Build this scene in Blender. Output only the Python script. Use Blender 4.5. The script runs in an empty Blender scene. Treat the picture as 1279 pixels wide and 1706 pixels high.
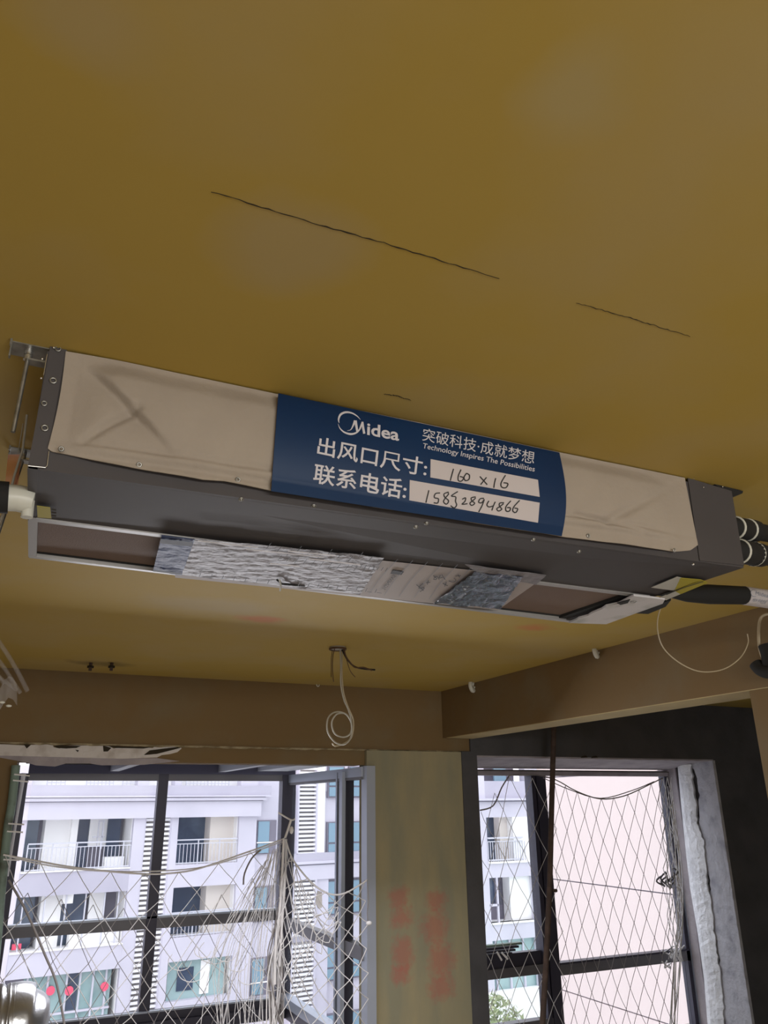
import bpy, math, random
from mathutils import Vector, Matrix
random.seed(7)
sc = bpy.context.scene
COL = sc.collection

# ---------------------------------------------------------------- camera
CZ = 1.90                                   # eye height over the floor
F, PITCH, ROLL, YAW = 1296.4, 0.358832, -0.010452, 0.435633
_fw = Vector((math.sin(YAW)*math.cos(PITCH), math.cos(YAW)*math.cos(PITCH), math.sin(PITCH)))
_rt = Vector((math.cos(YAW), -math.sin(YAW), 0)); _up = _rt.cross(_fw)
_r2 = _rt*math.cos(ROLL)+_up*math.sin(ROLL); _u2 = -_rt*math.sin(ROLL)+_up*math.cos(ROLL)
cam_d = bpy.data.cameras.new('camera'); cam = bpy.data.objects.new('camera', cam_d); COL.objects.link(cam)
cam.matrix_world = Matrix(((_r2.x, _u2.x, -_fw.x, 0), (_r2.y, _u2.y, -_fw.y, 0), (_r2.z, _u2.z, -_fw.z, CZ), (0, 0, 0, 1)))
cam_d.sensor_fit = 'VERTICAL'; cam_d.sensor_height = 24.0; cam_d.lens = F/1706*24.0
cam_d.clip_start = 0.05; cam_d.clip_end = 300
sc.camera = cam

# ---------------------------------------------------------------- sky and light
w = bpy.data.worlds.new('overcast_sky'); sc.world = w; w.use_nodes = True
bg = w.node_tree.nodes['Background']; bg.inputs[0].default_value = (0.955, 0.95, 0.985, 1); bg.inputs[1].default_value = 2.35
def area(name, loc, target, sx, sy, power, col):
    d = bpy.data.lights.new(name, 'AREA'); d.shape = 'RECTANGLE'; d.size = sx; d.size_y = sy; d.energy = power; d.color = col
    o = bpy.data.objects.new(name, d); COL.objects.link(o); o.location = loc
    o.rotation_euler = (Vector(target)-Vector(loc)).to_track_quat('-Z', 'Y').to_euler(); return o
area('added_fill_rear', (0.9, -3.2, 2.2), (0.9, -2.1, 0.0), 4.0, 0.7, 240, (1.0, 0.97, 0.90))  # unseen fill lamp added behind the camera, lifts floor and ceiling
area('added_fill_bay', (1.3, 4.8, 2.0), (1.3, 3.3, 0.0), 2.2, 0.5, 62, (0.97, 0.96, 1.0))  # added fill lamp inside the room, brightens the end near the bay
sc.view_settings.view_transform = 'Standard'; sc.view_settings.look = 'None'
sc.view_settings.exposure = 0.0; sc.view_settings.gamma = 1.0; sc.view_settings.use_curve_mapping = False
sc.cycles.use_denoising = True
sc.cycles.max_bounces = 8; sc.cycles.diffuse_bounces = 5; sc.cycles.transparent_max_bounces = 12
sc.cycles.sample_clamp_indirect = 6

# ---------------------------------------------------------------- from a pixel of the photograph to a point of the place
def ray(px, py): return _r2*((px-640)/F) - _u2*((py-853)/F) + _fw
def on_y(px, py, Y): d = ray(px, py); p = d*(Y/d.y); return Vector((p.x, p.y, p.z+CZ))
def on_x(px, py, X): d = ray(px, py); p = d*(X/d.x); return Vector((p.x, p.y, p.z+CZ))
def on_z(px, py, Z): d = ray(px, py); p = d*((Z-CZ)/d.z); return Vector((p.x, p.y, p.z+CZ))

# ---------------------------------------------------------------- materials
def mat(name, col, rough=0.8, metal=0.0, noise=None, bump=None, trans=None, spec=0.5):
    """noise=(scale, colour2, lo, hi[, stretch xyz]); bump=(scale, strength)"""
    m = bpy.data.materials.new(name); m.use_nodes = True; nt = m.node_tree; N = nt.nodes; L = nt.links
    b = N['Principled BSDF']; b.inputs['Base Color'].default_value = (*col, 1); b.inputs['Roughness'].default_value = rough
    b.inputs['Metallic'].default_value = metal; b.inputs['Specular IOR Level'].default_value = spec
    if noise or bump: tc = N.new('ShaderNodeTexCoord')
    if noise:
        mp = N.new('ShaderNodeMapping'); L.new(tc.outputs['Object'], mp.inputs[0])
        if len(noise) > 4: mp.inputs['Scale'].default_value = noise[4]
        n = N.new('ShaderNodeTexNoise'); n.inputs['Scale'].default_value = noise[0]; n.inputs['Detail'].default_value = 5
        L.new(mp.outputs[0], n.inputs['Vector'])
        r = N.new('ShaderNodeMapRange'); r.inputs['From Min'].default_value = noise[2]; r.inputs['From Max'].default_value = noise[3]
        L.new(n.outputs['Fac'], r.inputs['Value'])
        mx = N.new('ShaderNodeMix'); mx.data_type = 'RGBA'; mx.inputs['A'].default_value = (*col, 1); mx.inputs['B'].default_value = (*noise[1], 1)
        L.new(r.outputs[0], mx.inputs['Factor']); L.new(mx.outputs['Result'], b.inputs['Base Color'])
    if bump:
        n2 = N.new('ShaderNodeTexNoise'); n2.inputs['Scale'].default_value = bump[0]; n2.inputs['Detail'].default_value = 6
        L.new(tc.outputs['Object'], n2.inputs['Vector'])
        bp = N.new('ShaderNodeBump'); bp.inputs['Strength'].default_value = bump[1]; bp.inputs['Distance'].default_value = 0.02
        L.new(n2.outputs['Fac'], bp.inputs['Height']); L.new(bp.outputs[0], b.inputs['Normal'])
    if trans is not None:
        tr = N.new('ShaderNodeBsdfTransparent'); tr.inputs[0].default_value = (*trans[1], 1); ms = N.new('ShaderNodeMixShader')
        ms.inputs[0].default_value = trans[0]; L.new(tr.outputs[0], ms.inputs[1]); L.new(b.outputs[0], ms.inputs[2])
        L.new(ms.outputs[0], N['Material Output'].inputs[0])
    return m

def spots(m, blobs):
    """paint marks and other soft spots of another colour at given places. blobs: (point, (rx,ry,rz), colour, strength, noise scale)"""
    nt = m.node_tree; N = nt.nodes; L = nt.links; b = N['Principled BSDF']; tc = N.new('ShaderNodeTexCoord')
    geo = N.new('ShaderNodeNewGeometry')
    for p, rad, col, st, ns in blobs:
        src = b.inputs['Base Color'].links[0].from_socket if b.inputs['Base Color'].links else None
        s = N.new('ShaderNodeVectorMath'); s.operation = 'SUBTRACT'; L.new(geo.outputs['Position'], s.inputs[0]); s.inputs[1].default_value = p
        d = N.new('ShaderNodeVectorMath'); d.operation = 'DIVIDE'; L.new(s.outputs[0], d.inputs[0]); d.inputs[1].default_value = rad
        ln = N.new('ShaderNodeVectorMath'); ln.operation = 'LENGTH'; L.new(d.outputs[0], ln.inputs[0])
        n = N.new('ShaderNodeTexNoise'); n.inputs['Scale'].default_value = ns; n.inputs['Detail'].default_value = 4; L.new(geo.outputs['Position'], n.inputs['Vector'])
        a = N.new('ShaderNodeMath'); a.operation = 'MULTIPLY_ADD'; L.new(n.outputs['Fac'], a.inputs[0]); a.inputs[1].default_value = 1.3; L.new(ln.outputs['Value'], a.inputs[2])
        r = N.new('ShaderNodeMapRange'); r.inputs['From Min'].default_value = 1.75; r.inputs['From Max'].default_value = 1.05
        r.inputs['To Max'].default_value = st; L.new(a.outputs[0], r.inputs['Value'])
        mx = N.new('ShaderNodeMix'); mx.data_type = 'RGBA'; mx.inputs['B'].default_value = (*col, 1)
        if src: L.new(src, mx.inputs['A'])
        else: mx.inputs['A'].default_value = b.inputs['Base Color'].default_value
        L.new(r.outputs[0], mx.inputs['Factor']); L.new(mx.outputs['Result'], b.inputs['Base Color'])
    return m

M = {}
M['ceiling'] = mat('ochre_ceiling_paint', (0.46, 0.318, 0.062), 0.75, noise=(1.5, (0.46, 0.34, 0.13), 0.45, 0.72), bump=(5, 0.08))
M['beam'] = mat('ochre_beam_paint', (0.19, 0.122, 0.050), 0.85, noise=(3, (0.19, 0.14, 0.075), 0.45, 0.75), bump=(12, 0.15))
M['underside'] = mat('pale_beam_underside', (0.52, 0.42, 0.22), 0.9, noise=(4, (0.45, 0.36, 0.2), 0.4, 0.7), bump=(20, 0.15))
M['column'] = mat('thin_yellow_column_paint', (0.36, 0.31, 0.185), 0.9, noise=(3.2, (0.28, 0.265, 0.18), 0.35, 0.65, (2.2, 2.2, 0.5)), bump=(14, 0.2))
M['darkwall'] = mat('bare_grey_render', (0.085, 0.083, 0.09), 0.9, noise=(3, (0.06, 0.06, 0.065), 0.4, 0.7), bump=(20, 0.2))
M['plaster'] = mat('plaster_edge', (0.40, 0.33, 0.2), 0.95, noise=(15, (0.22, 0.17, 0.09), 0.4, 0.6), bump=(40, 0.6))
M['floor'] = mat('cement_floor', (0.42, 0.39, 0.34), 0.9, noise=(2, (0.33, 0.31, 0.28), 0.4, 0.7), bump=(15, 0.2))
M['concrete'] = mat('concrete_jamb', (0.46, 0.46, 0.50), 0.9, noise=(7, (0.28, 0.28, 0.32), 0.48, 0.72), bump=(25, 0.7))
M['mortar'] = mat('pale_mortar', (0.86, 0.87, 0.90), 0.95, noise=(9, (0.7, 0.71, 0.74), 0.4, 0.7), bump=(30, 0.8))
M['render2'] = mat('pinkish_render', (0.40, 0.36, 0.38), 0.9, noise=(6, (0.3, 0.27, 0.29), 0.4, 0.7), bump=(25, 0.3))
M['steel'] = mat('galvanised_steel', (0.070, 0.063, 0.065), 0.7, 0.1, noise=(3, (0.06, 0.054, 0.056), 0.4, 0.7))
M['steel_edge'] = mat('bright_steel_edge', (0.36, 0.35, 0.34), 0.45, 0.5)
M['zinc'] = mat('zinc_plate', (0.42, 0.42, 0.40), 0.35, 0.8, noise=(30, (0.25, 0.25, 0.23), 0.4, 0.7))
M['bolt'] = mat('bright_zinc_bolt', (0.8, 0.8, 0.78), 0.25, 0.9)
M['black'] = mat('black_rubber_foam', (0.012, 0.012, 0.012), 0.85)
M['blackgap'] = mat('dark_crack', (0.03, 0.022, 0.012), 0.95)
M['canvas'] = mat('cream_canvas', (0.37, 0.318, 0.262), 0.95, noise=(6, (0.345, 0.295, 0.245), 0.4, 0.7), bump=(60, 0.12))
M['blue'] = mat('blue_vinyl', (0.003, 0.028, 0.092), 0.5, noise=(3, (0.003, 0.022, 0.075), 0.4, 0.7), spec=0.3)
M['white'] = mat('white_print', (0.62, 0.60, 0.64), 0.7)
M['label'] = mat('white_field_print', (0.55, 0.50, 0.50), 0.7)
M['ink'] = mat('black_marker_ink', (0.012, 0.012, 0.014), 0.6)
M['filter'] = mat('brown_filter_mesh', (0.17, 0.115, 0.09), 0.8, noise=(2, (0.19, 0.13, 0.10), 0.4, 0.7), bump=(300, 0.2))
M['paper'] = mat('grey_printed_paper', (0.40, 0.35, 0.33), 0.6, noise=(6, (0.36, 0.31, 0.30), 0.4, 0.7))
M['film'] = mat('crinkled_clear_film', (0.23, 0.215, 0.23), 0.45, noise=(9, (0.17, 0.16, 0.175), 0.42, 0.62, (1.5, 4, 1)), bump=(34, 0.35), spec=0.22)
M['bluefilm'] = mat('pale_blue_printed_film', (0.10, 0.135, 0.27), 0.5, noise=(10, (0.04, 0.055, 0.16), 0.45, 0.6, (1, 4, 1)), bump=(30, 0.3), spec=0.15)
M['darkfilm'] = mat('dark_blue_film', (0.018, 0.03, 0.07), 0.22, noise=(9, (0.24, 0.27, 0.36), 0.56, 0.68, (5, 1, 1)), bump=(20, 0.7), spec=0.7)
M['sticker'] = mat('white_sticker', (0.5, 0.49, 0.44), 0.5)
M['yellow'] = mat('yellow_sticker', (0.40, 0.34, 0.02), 0.6)
M['foam'] = mat('white_foam', (0.62, 0.60, 0.62), 0.8, noise=(9, (0.42, 0.43, 0.42), 0.5, 0.7))
M['tape'] = mat('white_wrapping_tape', (0.55, 0.52, 0.54), 0.5, bump=(40, 0.3))
M['greyprint'] = mat('faded_grey_print', (0.22, 0.25, 0.32), 0.7)
M['pvc'] = mat('white_pvc', (0.62, 0.62, 0.55), 0.35)
M['wire_w'] = mat('beige_cable_sheath', (0.45, 0.38, 0.26), 0.5)
M['wire_g'] = mat('grey_cable_sheath', (0.42, 0.40, 0.34), 0.5)
M['wire_b'] = mat('brown_wire', (0.10, 0.05, 0.025), 0.6)
M['frame'] = mat('dark_window_aluminium', (0.045, 0.042, 0.065), 0.45, 0.2)
M['frame_l'] = mat('pale_window_aluminium', (0.42, 0.46, 0.55), 0.4, 0.3)
M['frame_g'] = mat('grey_aluminium', (0.16, 0.155, 0.17), 0.5, 0.3)
M['purlin'] = mat('white_painted_beam', (0.60, 0.62, 0.68), 0.6)
M['roofp'] = mat('dark_roof_panel', (0.10, 0.10, 0.16), 0.6)
M['net'] = mat('white_nylon_twine', (0.82, 0.81, 0.83), 0.8)
M['net_g'] = mat('grey_nylon_twine', (0.27, 0.25, 0.25), 0.8)
M['rust'] = mat('rusty_steel', (0.075, 0.05, 0.042), 0.8, 0.1, noise=(14, (0.12, 0.08, 0.065), 0.45, 0.7), bump=(50, 0.4))
M['board'] = mat('chipped_white_board', (0.66, 0.62, 0.60), 0.85, noise=(10, (0.5, 0.45, 0.42), 0.5, 0.72), bump=(30, 0.3))
M['greenpipe'] = mat('green_grey_pipe', (0.20, 0.28, 0.24), 0.6, noise=(10, (0.10, 0.12, 0.10), 0.5, 0.7))
M['foil'] = mat('aluminium_foil', (0.42, 0.43, 0.46), 0.28, 0.85, bump=(9, 0.25))
M['glass'] = mat('window_glass', (0.80, 0.88, 1.0), 0.05, trans=(0.05, (0.96, 0.98, 1.0)))
M['clear'] = mat('clear_plastic', (0.62, 0.60, 0.60), 0.15, trans=(0.22, (0.9, 0.88, 0.86)), spec=0.9)
M['orange'] = mat('orange_print_film', (0.55, 0.16, 0.04), 0.5, trans=(0.62, (1, 1, 1)))
M['fac'] = mat('pale_lavender_stone', (0.60, 0.575, 0.66), 0.85, noise=(0.5, (0.54, 0.52, 0.60), 0.4, 0.7))
M['fac2'] = mat('grey_lavender_band', (0.47, 0.45, 0.53), 0.85, noise=(0.8, (0.43, 0.41, 0.49), 0.4, 0.7))
M['facw'] = mat('white_balcony_wall', (0.88, 0.87, 0.86), 0.85)
M['facc'] = mat('cream_balcony_wall', (0.74, 0.68, 0.62), 0.85)
M['facgap'] = mat('grey_joint', (0.20, 0.19, 0.24), 0.85)
M['dglass'] = mat('dark_blue_glazing', (0.035, 0.055, 0.10), 0.15, noise=(0.5, (0.10, 0.14, 0.2), 0.5, 0.7))
M['lglass'] = mat('pale_blue_glazing', (0.17, 0.29, 0.38), 0.15)
M['gglass'] = mat('pale_green_glazing', (0.34, 0.47, 0.47), 0.2, noise=(0.6, (0.2, 0.33, 0.33), 0.45, 0.65))
M['room'] = mat('dim_room_wall', (0.19, 0.175, 0.22), 0.9)
M['rail'] = mat('grey_balustrade', (0.55, 0.55, 0.62), 0.5)
M['louv'] = mat('white_louvre', (0.78, 0.77, 0.80), 0.7)
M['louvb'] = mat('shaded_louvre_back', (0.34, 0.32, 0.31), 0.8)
M['pink'] = mat('pink_paper', (0.85, 0.09, 0.17), 0.6)
M['cream'] = mat('cream_pink_render', (0.66, 0.56, 0.54), 0.85, noise=(0.3, (0.62, 0.53, 0.51), 0.4, 0.7))
M['mint'] = mat('mint_green_sheet', (0.42, 0.66, 0.56), 0.6)
M['leaf'] = mat('dull_green_leaf', (0.26, 0.33, 0.16), 0.8, noise=(3, (0.40, 0.42, 0.26), 0.4, 0.7))
M['trunk'] = mat('brown_bark', (0.12, 0.09, 0.06), 0.9)
M['ground'] = mat('pale_paving', (0.42, 0.41, 0.40), 0.9)

# ---------------------------------------------------------------- mesh building
WL = {}                                      # world position of every object made here
class MB:
    def __init__(s): s.v = []; s.f = []; s.sm = []
    def add(s, vs, fs, smooth=False):
        n = len(s.v); s.v += [Vector(v) for v in vs]; s.f += [tuple(i+n for i in f) for f in fs]; s.sm += [smooth]*len(fs); return s
    def hexa(s, p):      # p: 4 bottom (ccw) + 4 top
        return s.add(p, [(3, 2, 1, 0), (4, 5, 6, 7), (0, 1, 5, 4), (1, 2, 6, 5), (2, 3, 7, 6), (3, 0, 4, 7)])
    def box(s, x0, y0, z0, x1, y1, z1):
        x0, x1 = sorted((x0, x1)); y0, y1 = sorted((y0, y1)); z0, z1 = sorted((z0, z1))
        return s.hexa([(x0, y0, z0), (x1, y0, z0), (x1, y1, z0), (x0, y1, z0), (x0, y0, z1), (x1, y0, z1), (x1, y1, z1), (x0, y1, z1)])
    def prism(s, poly, ext):
        n = len(poly); ext = Vector(ext); a = [Vector(p) for p in poly]; b = [p+ext for p in a]
        return s.add(a+b, [tuple(range(n)), tuple(range(2*n-1, n-1, -1))]+[(i, i+n, (i+1) % n+n, (i+1) % n) for i in range(n)])
    def tube(s, pts, r, n=6, caps=True, smooth=True, radii=None):
        pts = [Vector(p) for p in pts]; rings = []
        T0 = (pts[1]-pts[0]).normalized(); ref = Vector((0, 0, 1)) if abs(T0.z) < 0.9 else Vector((1, 0, 0)); u = T0.cross(ref).normalized()
        vs = []; fs = []
        for i, p in enumerate(pts):
            T = (pts[min(i+1, len(pts)-1)]-pts[max(i-1, 0)]).normalized()
            u = (u-T*u.dot(T)); u = u.normalized() if u.length > 1e-6 else T.orthogonal().normalized(); v = T.cross(u)
            rr = radii[i] if radii else r
            for k in range(n):
                a = 2*math.pi*k/n; vs.append(p+(u*math.cos(a)+v*math.sin(a))*rr)
        for i in range(len(pts)-1):
            for k in range(n):
                a = i*n+k; b = i*n+(k+1) % n; fs.append((a, b, b+n, a+n))
        s.add(vs, fs, smooth)
        if caps: s.add(vs[:n], [tuple(range(n-1, -1, -1))]); s.add(vs[-n:], [tuple(range(n))])
        return s
    def cyl(s, p0, p1, r, n=12, r1=None): return s.tube([p0, p1], r, n, radii=[r, r if r1 is None else r1])
    def ring(s, c, axis, R, r, n=20, m=6, squash=1):
        c = Vector(c); T = Vector(axis).normalized(); u = T.orthogonal().normalized(); v = T.cross(u); vs = []; fs = []
        for i in range(n):
            a = 2*math.pi*i/n; d = u*math.cos(a)+v*math.sin(a)
            for k in range(m):
                b = 2*math.pi*k/m; vs.append(c+d*(R+r*math.cos(b))+T*(r*math.sin(b)*squash))
        for i in range(n):
            for k in range(m): fs.append((i*m+k, ((i+1) % n)*m+k, ((i+1) % n)*m+(k+1) % m, i*m+(k+1) % m))
        return s.add(vs, fs, True)
    def ball(s, c, r, n=10, sq=(1, 1, 1)):
        c = Vector(c); vs = []; fs = []
        for j in range(n//2+1):
            t = math.pi*j/(n//2)
            for i in range(n):
                a = 2*math.pi*i/n; vs.append(c+Vector((math.sin(t)*math.cos(a)*sq[0], math.sin(t)*math.sin(a)*sq[1], math.cos(t)*sq[2]))*r)
        for j in range(n//2):
            for i in range(n): fs.append((j*n+i, (j+1)*n+i, (j+1)*n+(i+1) % n, j*n+(i+1) % n))
        return s.add(vs, fs, True)
    def grid(s, P, thick=None, smooth=True):      # P[i][j] points; thick: vector for a second side
        a = len(P); b = len(P[0]); vs = [q for row in P for q in row]
        fs = [(i*b+j, (i+1)*b+j, (i+1)*b+j+1, i*b+j+1) for i in range(a-1) for j in range(b-1)]
        s.add(vs, fs, smooth)
        if thick is not None:
            t = Vector(thick); s.add([Vector(q)+t for q in vs], [f[::-1] for f in fs], smooth)
            edge = [i*b for i in range(a)]+[(a-1)*b+j for j in range(1, b)]+[i*b+b-1 for i in range(a-2, -1, -1)]+[j for j in range(b-2, 0, -1)]
            ev = [Vector(vs[k]) for k in edge]; n = len(ev)
            s.add(ev+[q+t for q in ev], [(k, (k+1) % n, (k+1) % n+n, k+n) for k in range(n)])
        return s
    def build(s, name, m, parent=None):
        me = bpy.data.meshes.new(name)
        if parent is not None: o0 = WL[parent.name]; loc = Vector((0, 0, 0))
        else:
            lo = Vector([min(v[i] for v in s.v) for i in range(3)]); hi = Vector([max(v[i] for v in s.v) for i in range(3)])
            o0 = Vector(((lo.x+hi.x)/2, (lo.y+hi.y)/2, lo.z)); loc = o0
        me.from_pydata([tuple(v-o0) for v in s.v], [], s.f); me.polygons.foreach_set('use_smooth', s.sm)
        me.materials.append(M[m] if isinstance(m, str) else m); me.update()
        o = bpy.data.objects.new(name, me); COL.objects.link(o); o.location = loc
        if parent is not None: o.parent = parent
        WL[o.name] = o0.copy(); return o
def tag(o, label=None, cat=None, group=None, kind=None):
    if label: o['label'] = label
    if cat: o['category'] = cat
    if group: o['group'] = group
    if kind: o['kind'] = kind
    return o
def thing(name, loc, label=None, cat=None, group=None, kind=None):
    o = bpy.data.objects.new(name, None); o.empty_display_size = 0.05; COL.objects.link(o); o.location = loc; WL[o.name] = Vector(loc)
    return tag(o, label, cat, group, kind)
def lerp(a, b, t): return a+(b-a)*t
def poly_at(poly, t):      # along a pixel polyline by its arc length
    L = [math.dist(poly[i], poly[i+1]) for i in range(len(poly)-1)]; d = t*sum(L)
    for i, l in enumerate(L):
        if d <= l or i == len(L)-1:
            k = d/l; return (lerp(poly[i][0], poly[i+1][0], k), lerp(poly[i][1], poly[i+1][1], k))
        d -= l

# ================================================================ THE ROOM
CEIL = 2.75
XB = 3.119          # inner face of the side beam
YB = 5.64           # face of the beam over the windows
ZB = CZ+0.387       # its underside
XB2 = 3.36
ZBR = CZ+0.481      # underside of the side beam
ceil_o = MB().box(-0.75, -3.6, CEIL, 8.6, 6.4, CEIL+0.15).build('ceiling', 'ceiling'); tag(ceil_o, kind='structure')
spots(M['ceiling'], [(on_z(435, 1032, CEIL), (0.13, 0.09, 0.3), (0.62, 0.10, 0.05), 0.45, 9), (on_z(890, 1046, CEIL), (0.12, 0.09, 0.3), (0.62, 0.10, 0.05), 0.45, 9),
    (on_z(345, 1010, CEIL), (0.35, 0.2, 0.3), (0.44, 0.36, 0.22), 0.5, 4), (on_z(480, 410, CEIL), (0.14, 0.13, 0.3), (0.43, 0.34, 0.19), 0.5, 4),
    (on_z(955, 160, CEIL), (0.09, 0.09, 0.3), (0.45, 0.36, 0.17), 0.6, 4), (on_z(120, 30, CEIL), (0.10, 0.08, 0.3), (0.43, 0.34, 0.19), 0.4, 4),
    (on_z(170, 1106, CEIL), (0.22, 0.12, 0.3), (0.16, 0.12, 0.04), 0.6, 9)])  # last spot is a darker patch around the two bolts
tag(MB().box(-0.9, -3.6, -0.12, 8.6, 6.36, 0).box(-0.9, 6.36, -0.12, 2.6, 7.55, 0).build('floor', 'floor'), kind='structure')
# wall on the window side: beam, header over the bay opening, column, grey wall with the second opening
Z1 = CZ+0.277       # head of the bay opening
wf = MB()
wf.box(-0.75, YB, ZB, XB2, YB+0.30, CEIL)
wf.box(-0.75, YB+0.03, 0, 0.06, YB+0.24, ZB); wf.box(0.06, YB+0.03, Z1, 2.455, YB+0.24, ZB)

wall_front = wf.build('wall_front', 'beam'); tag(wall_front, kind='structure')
# ragged plaster lip where the header meets the beam
lip = MB(); xs = [-0.1+i*0.045 for i in range(80)]
P = [[], [], []]
for x in xs:
    d = 0.006+0.008*random.random(); z = ZB-0.004-0.010*random.random()
    P[0].append((x, YB+0.03, ZB)); P[1].append((x, YB-d, ZB+0.002)); P[2].append((x, YB+0.02-d, z))
lip.grid(P, smooth=False).build('plaster_lip', 'plaster', wall_front)
wr = MB(); Y2 = 5.62
wr.box(3.275, Y2, 0, 3.415, 6.36, ZB-.001); wr.box(XB2, Y2, ZB-.001, 3.415, 6.36, CEIL); wr.box(3.415, Y2, CZ+0.357, 5.993, 6.36, CEIL); wr.box(5.993, Y2, 0, 8.6, 6.36, CEIL)
tag(wr.build('wall_front_grey', 'darkwall'), kind='structure')
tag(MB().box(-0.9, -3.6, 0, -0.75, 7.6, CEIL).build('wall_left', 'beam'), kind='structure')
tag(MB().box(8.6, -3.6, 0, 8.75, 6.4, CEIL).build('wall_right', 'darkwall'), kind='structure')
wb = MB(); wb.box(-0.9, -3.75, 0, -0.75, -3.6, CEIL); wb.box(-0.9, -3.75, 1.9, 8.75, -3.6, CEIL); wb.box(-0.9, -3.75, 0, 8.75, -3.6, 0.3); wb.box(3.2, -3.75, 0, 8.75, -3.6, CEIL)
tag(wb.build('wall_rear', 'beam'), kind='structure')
# column between the two openings
col = MB(); col.box(2.455, YB-0.01, 0, 3.275, YB+0.13, ZB-0.006); col.box(2.62, YB+0.13, 0, 3.275, YB+0.5, ZB-0.006)
column = col.build('column', 'column'); tag(column, kind='structure')
blobs = []
for (px, py, wx, hz) in [(665, 1495, .10, .09), (727, 1500, .10, .08), (668, 1530, .11, .08), (725, 1545, .13, .13), (672, 1590, .10, .14), (735, 1600, .13, .13), (735, 1645, .12, .10), (668, 1625, .09, .07)]:
    blobs.append((on_y(px, py, YB-.01), (wx, 0.3, hz), (0.44, 0.11, 0.09), 0.5, 28))
spots(M['column'], blobs)
# side beam with paler underside, and the pier it lands on

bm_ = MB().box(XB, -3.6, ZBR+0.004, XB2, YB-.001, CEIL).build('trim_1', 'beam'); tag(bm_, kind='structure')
MB().box(XB, -3.6, ZBR, XB2, YB-0.06, ZBR+0.004).build('beam_underside', 'underside', bm_)
pier_y = on_x(1250, 1165, XB).y
tag(MB().box(XB+0.003, pier_y-2.2, 0, XB2, pier_y, ZBR-0.001).build('wall_pier', 'beam'), kind='structure')

# second opening: bright mortar and concrete of the right-hand jamb
jm = MB(); J = []
for k in range(60):
    t = k/59; z = lerp(0.0, CZ+0.350, t)
    yb = 5.90+0.022*math.sin(k*.33)+0.022*random.random()+0.05*(1-t)
    J.append((z, yb))
P = [[(5.993-0.028, Y2+0.0+0.006*random.random(), z) for z, y in J], [(5.993-0.03-0.004*random.random(), (Y2+y)/2, z) for z, y in J],
     [(5.993-0.03, y-0.035-0.03*random.random(), z) for z, y in J], [(5.993, y-0.03, z) for z, y in J]]
P.insert(0, [(5.993, Y2, z) for z, y in J])
jm.grid(P, smooth=False); jamb = jm.build('window_jamb', 'concrete'); tag(jamb, kind='structure')
near = [(1150, 1262), (1153, 1300), (1160, 1340), (1162, 1375), (1172, 1400), (1176, 1430), (1178, 1476), (1186, 1510), (1190, 1557), (1196, 1600), (1204, 1650), (1206, 1700), (1216, 1800)]
far = [(1127, 1262), (1134, 1340), (1142, 1420), (1149, 1480), (1162, 1557), (1172, 1630), (1178, 1706), (1190, 1800)]
P = [[] for _ in range(6)]
for k in range(90):
    t = k/89; a_ = poly_at(near, t); b_ = poly_at(far, t); A_ = on_x(a_[0]+random.uniform(-1.6, 1.6), a_[1], 5.95); B_ = on_x(*b_, 5.95)
    A_.z = min(A_.z, CZ+.33); B_.z = min(B_.z, CZ+.33)
    P[0].append((5.993, A_.y+.02, A_.z)); P[1].append((5.948, A_.y, A_.z)); P[2].append((5.938-.008*random.random(), lerp(A_.y, B_.y, .3), lerp(A_.z, B_.z, .3)))
    P[3].append((5.938-.008*random.random(), lerp(A_.y, B_.y, .7), lerp(A_.z, B_.z, .7))); P[4].append((5.955, B_.y, B_.z)); P[5].append((5.993, B_.y+.03, B_.z))
MB().grid(P, smooth=False).build('mortar_band', 'mortar', jamb)
MB().box(5.975, 6.12, 0.0, 5.993, 6.36, CZ+0.35).build('reveal_render', 'render2', jamb)
hd = MB(); P = []
for i in range(50):
    x = lerp(3.41, 5.98, i/49); P.append([(x, Y2+0.004, CZ+0.357), (x, Y2+0.01, CZ+0.347-0.004*random.random()), (x, Y2+0.25, CZ+0.335), (x, 6.22, CZ+0.292), (x, 6.36, CZ+0.292), (x, 6.36, CZ+0.357)])
hd.grid(P, smooth=False); hs = hd.build('window_head', 'render2'); tag(hs, kind='structure')
for x in (4.45, 4.56): MB().prism([(x, Y2-0.004, CZ+0.352), (x+0.07, Y2-0.004, CZ+0.356), (x+0.05, Y2-0.004, CZ+0.372), (x+0.01, Y2-0.004, CZ+0.366)], (0, 0.02, 0)).build('chip', 'blackgap', hs)

# chipped white board along the underside of the beam
def ragged(px_pts, Y, name, m, parent=None, th=0.012):
    return MB().prism([on_y(x, y, Y) for x, y in px_pts], (0, th, 0)).build(name, m, parent)
bd = ragged([(-30, 1240), (8, 1240), (42, 1242), (46, 1246), (50, 1241), (88, 1240), (90, 1245), (100, 1247), (110, 1242), (150, 1242), (182, 1243), (190, 1247), (205, 1244), (255, 1246), (262, 1241), (300, 1243), (303, 1247), (296, 1253), (285, 1256), (270, 1258), (262, 1262), (205, 1264), (-30, 1258)], YB+0.016, 'plaster_board', 'board')
tag(bd, 'long chipped white board running under the ochre beam above the glazed bay', 'board')
for q in ([(88, 1241), (135, 1243), (128, 1246), (110, 1247), (96, 1246)], [(172, 1242), (186, 1246), (180, 1252), (173, 1252)], [(180, 1243), (252, 1245), (240, 1247), (195, 1246)], [(126, 1249), (132, 1250), (130, 1253)], [(40, 1240), (52, 1241), (45, 1247)], [(250, 1250), (300, 1244), (301, 1246), (262, 1256), (240, 1258)]):
    ragged(q, YB+0.012, 'chip', 'blackgap', bd, 0.006)
fz = ragged([(0, 1259), (200, 1264), (262, 1263), (300, 1268), (240, 1274), (170, 1275), (150, 1272), (110, 1272), (92, 1277), (60, 1275), (44, 1270), (0, 1262)], YB+0.022, 'sealant_strip', 'render2', bd, 0.01)
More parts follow.
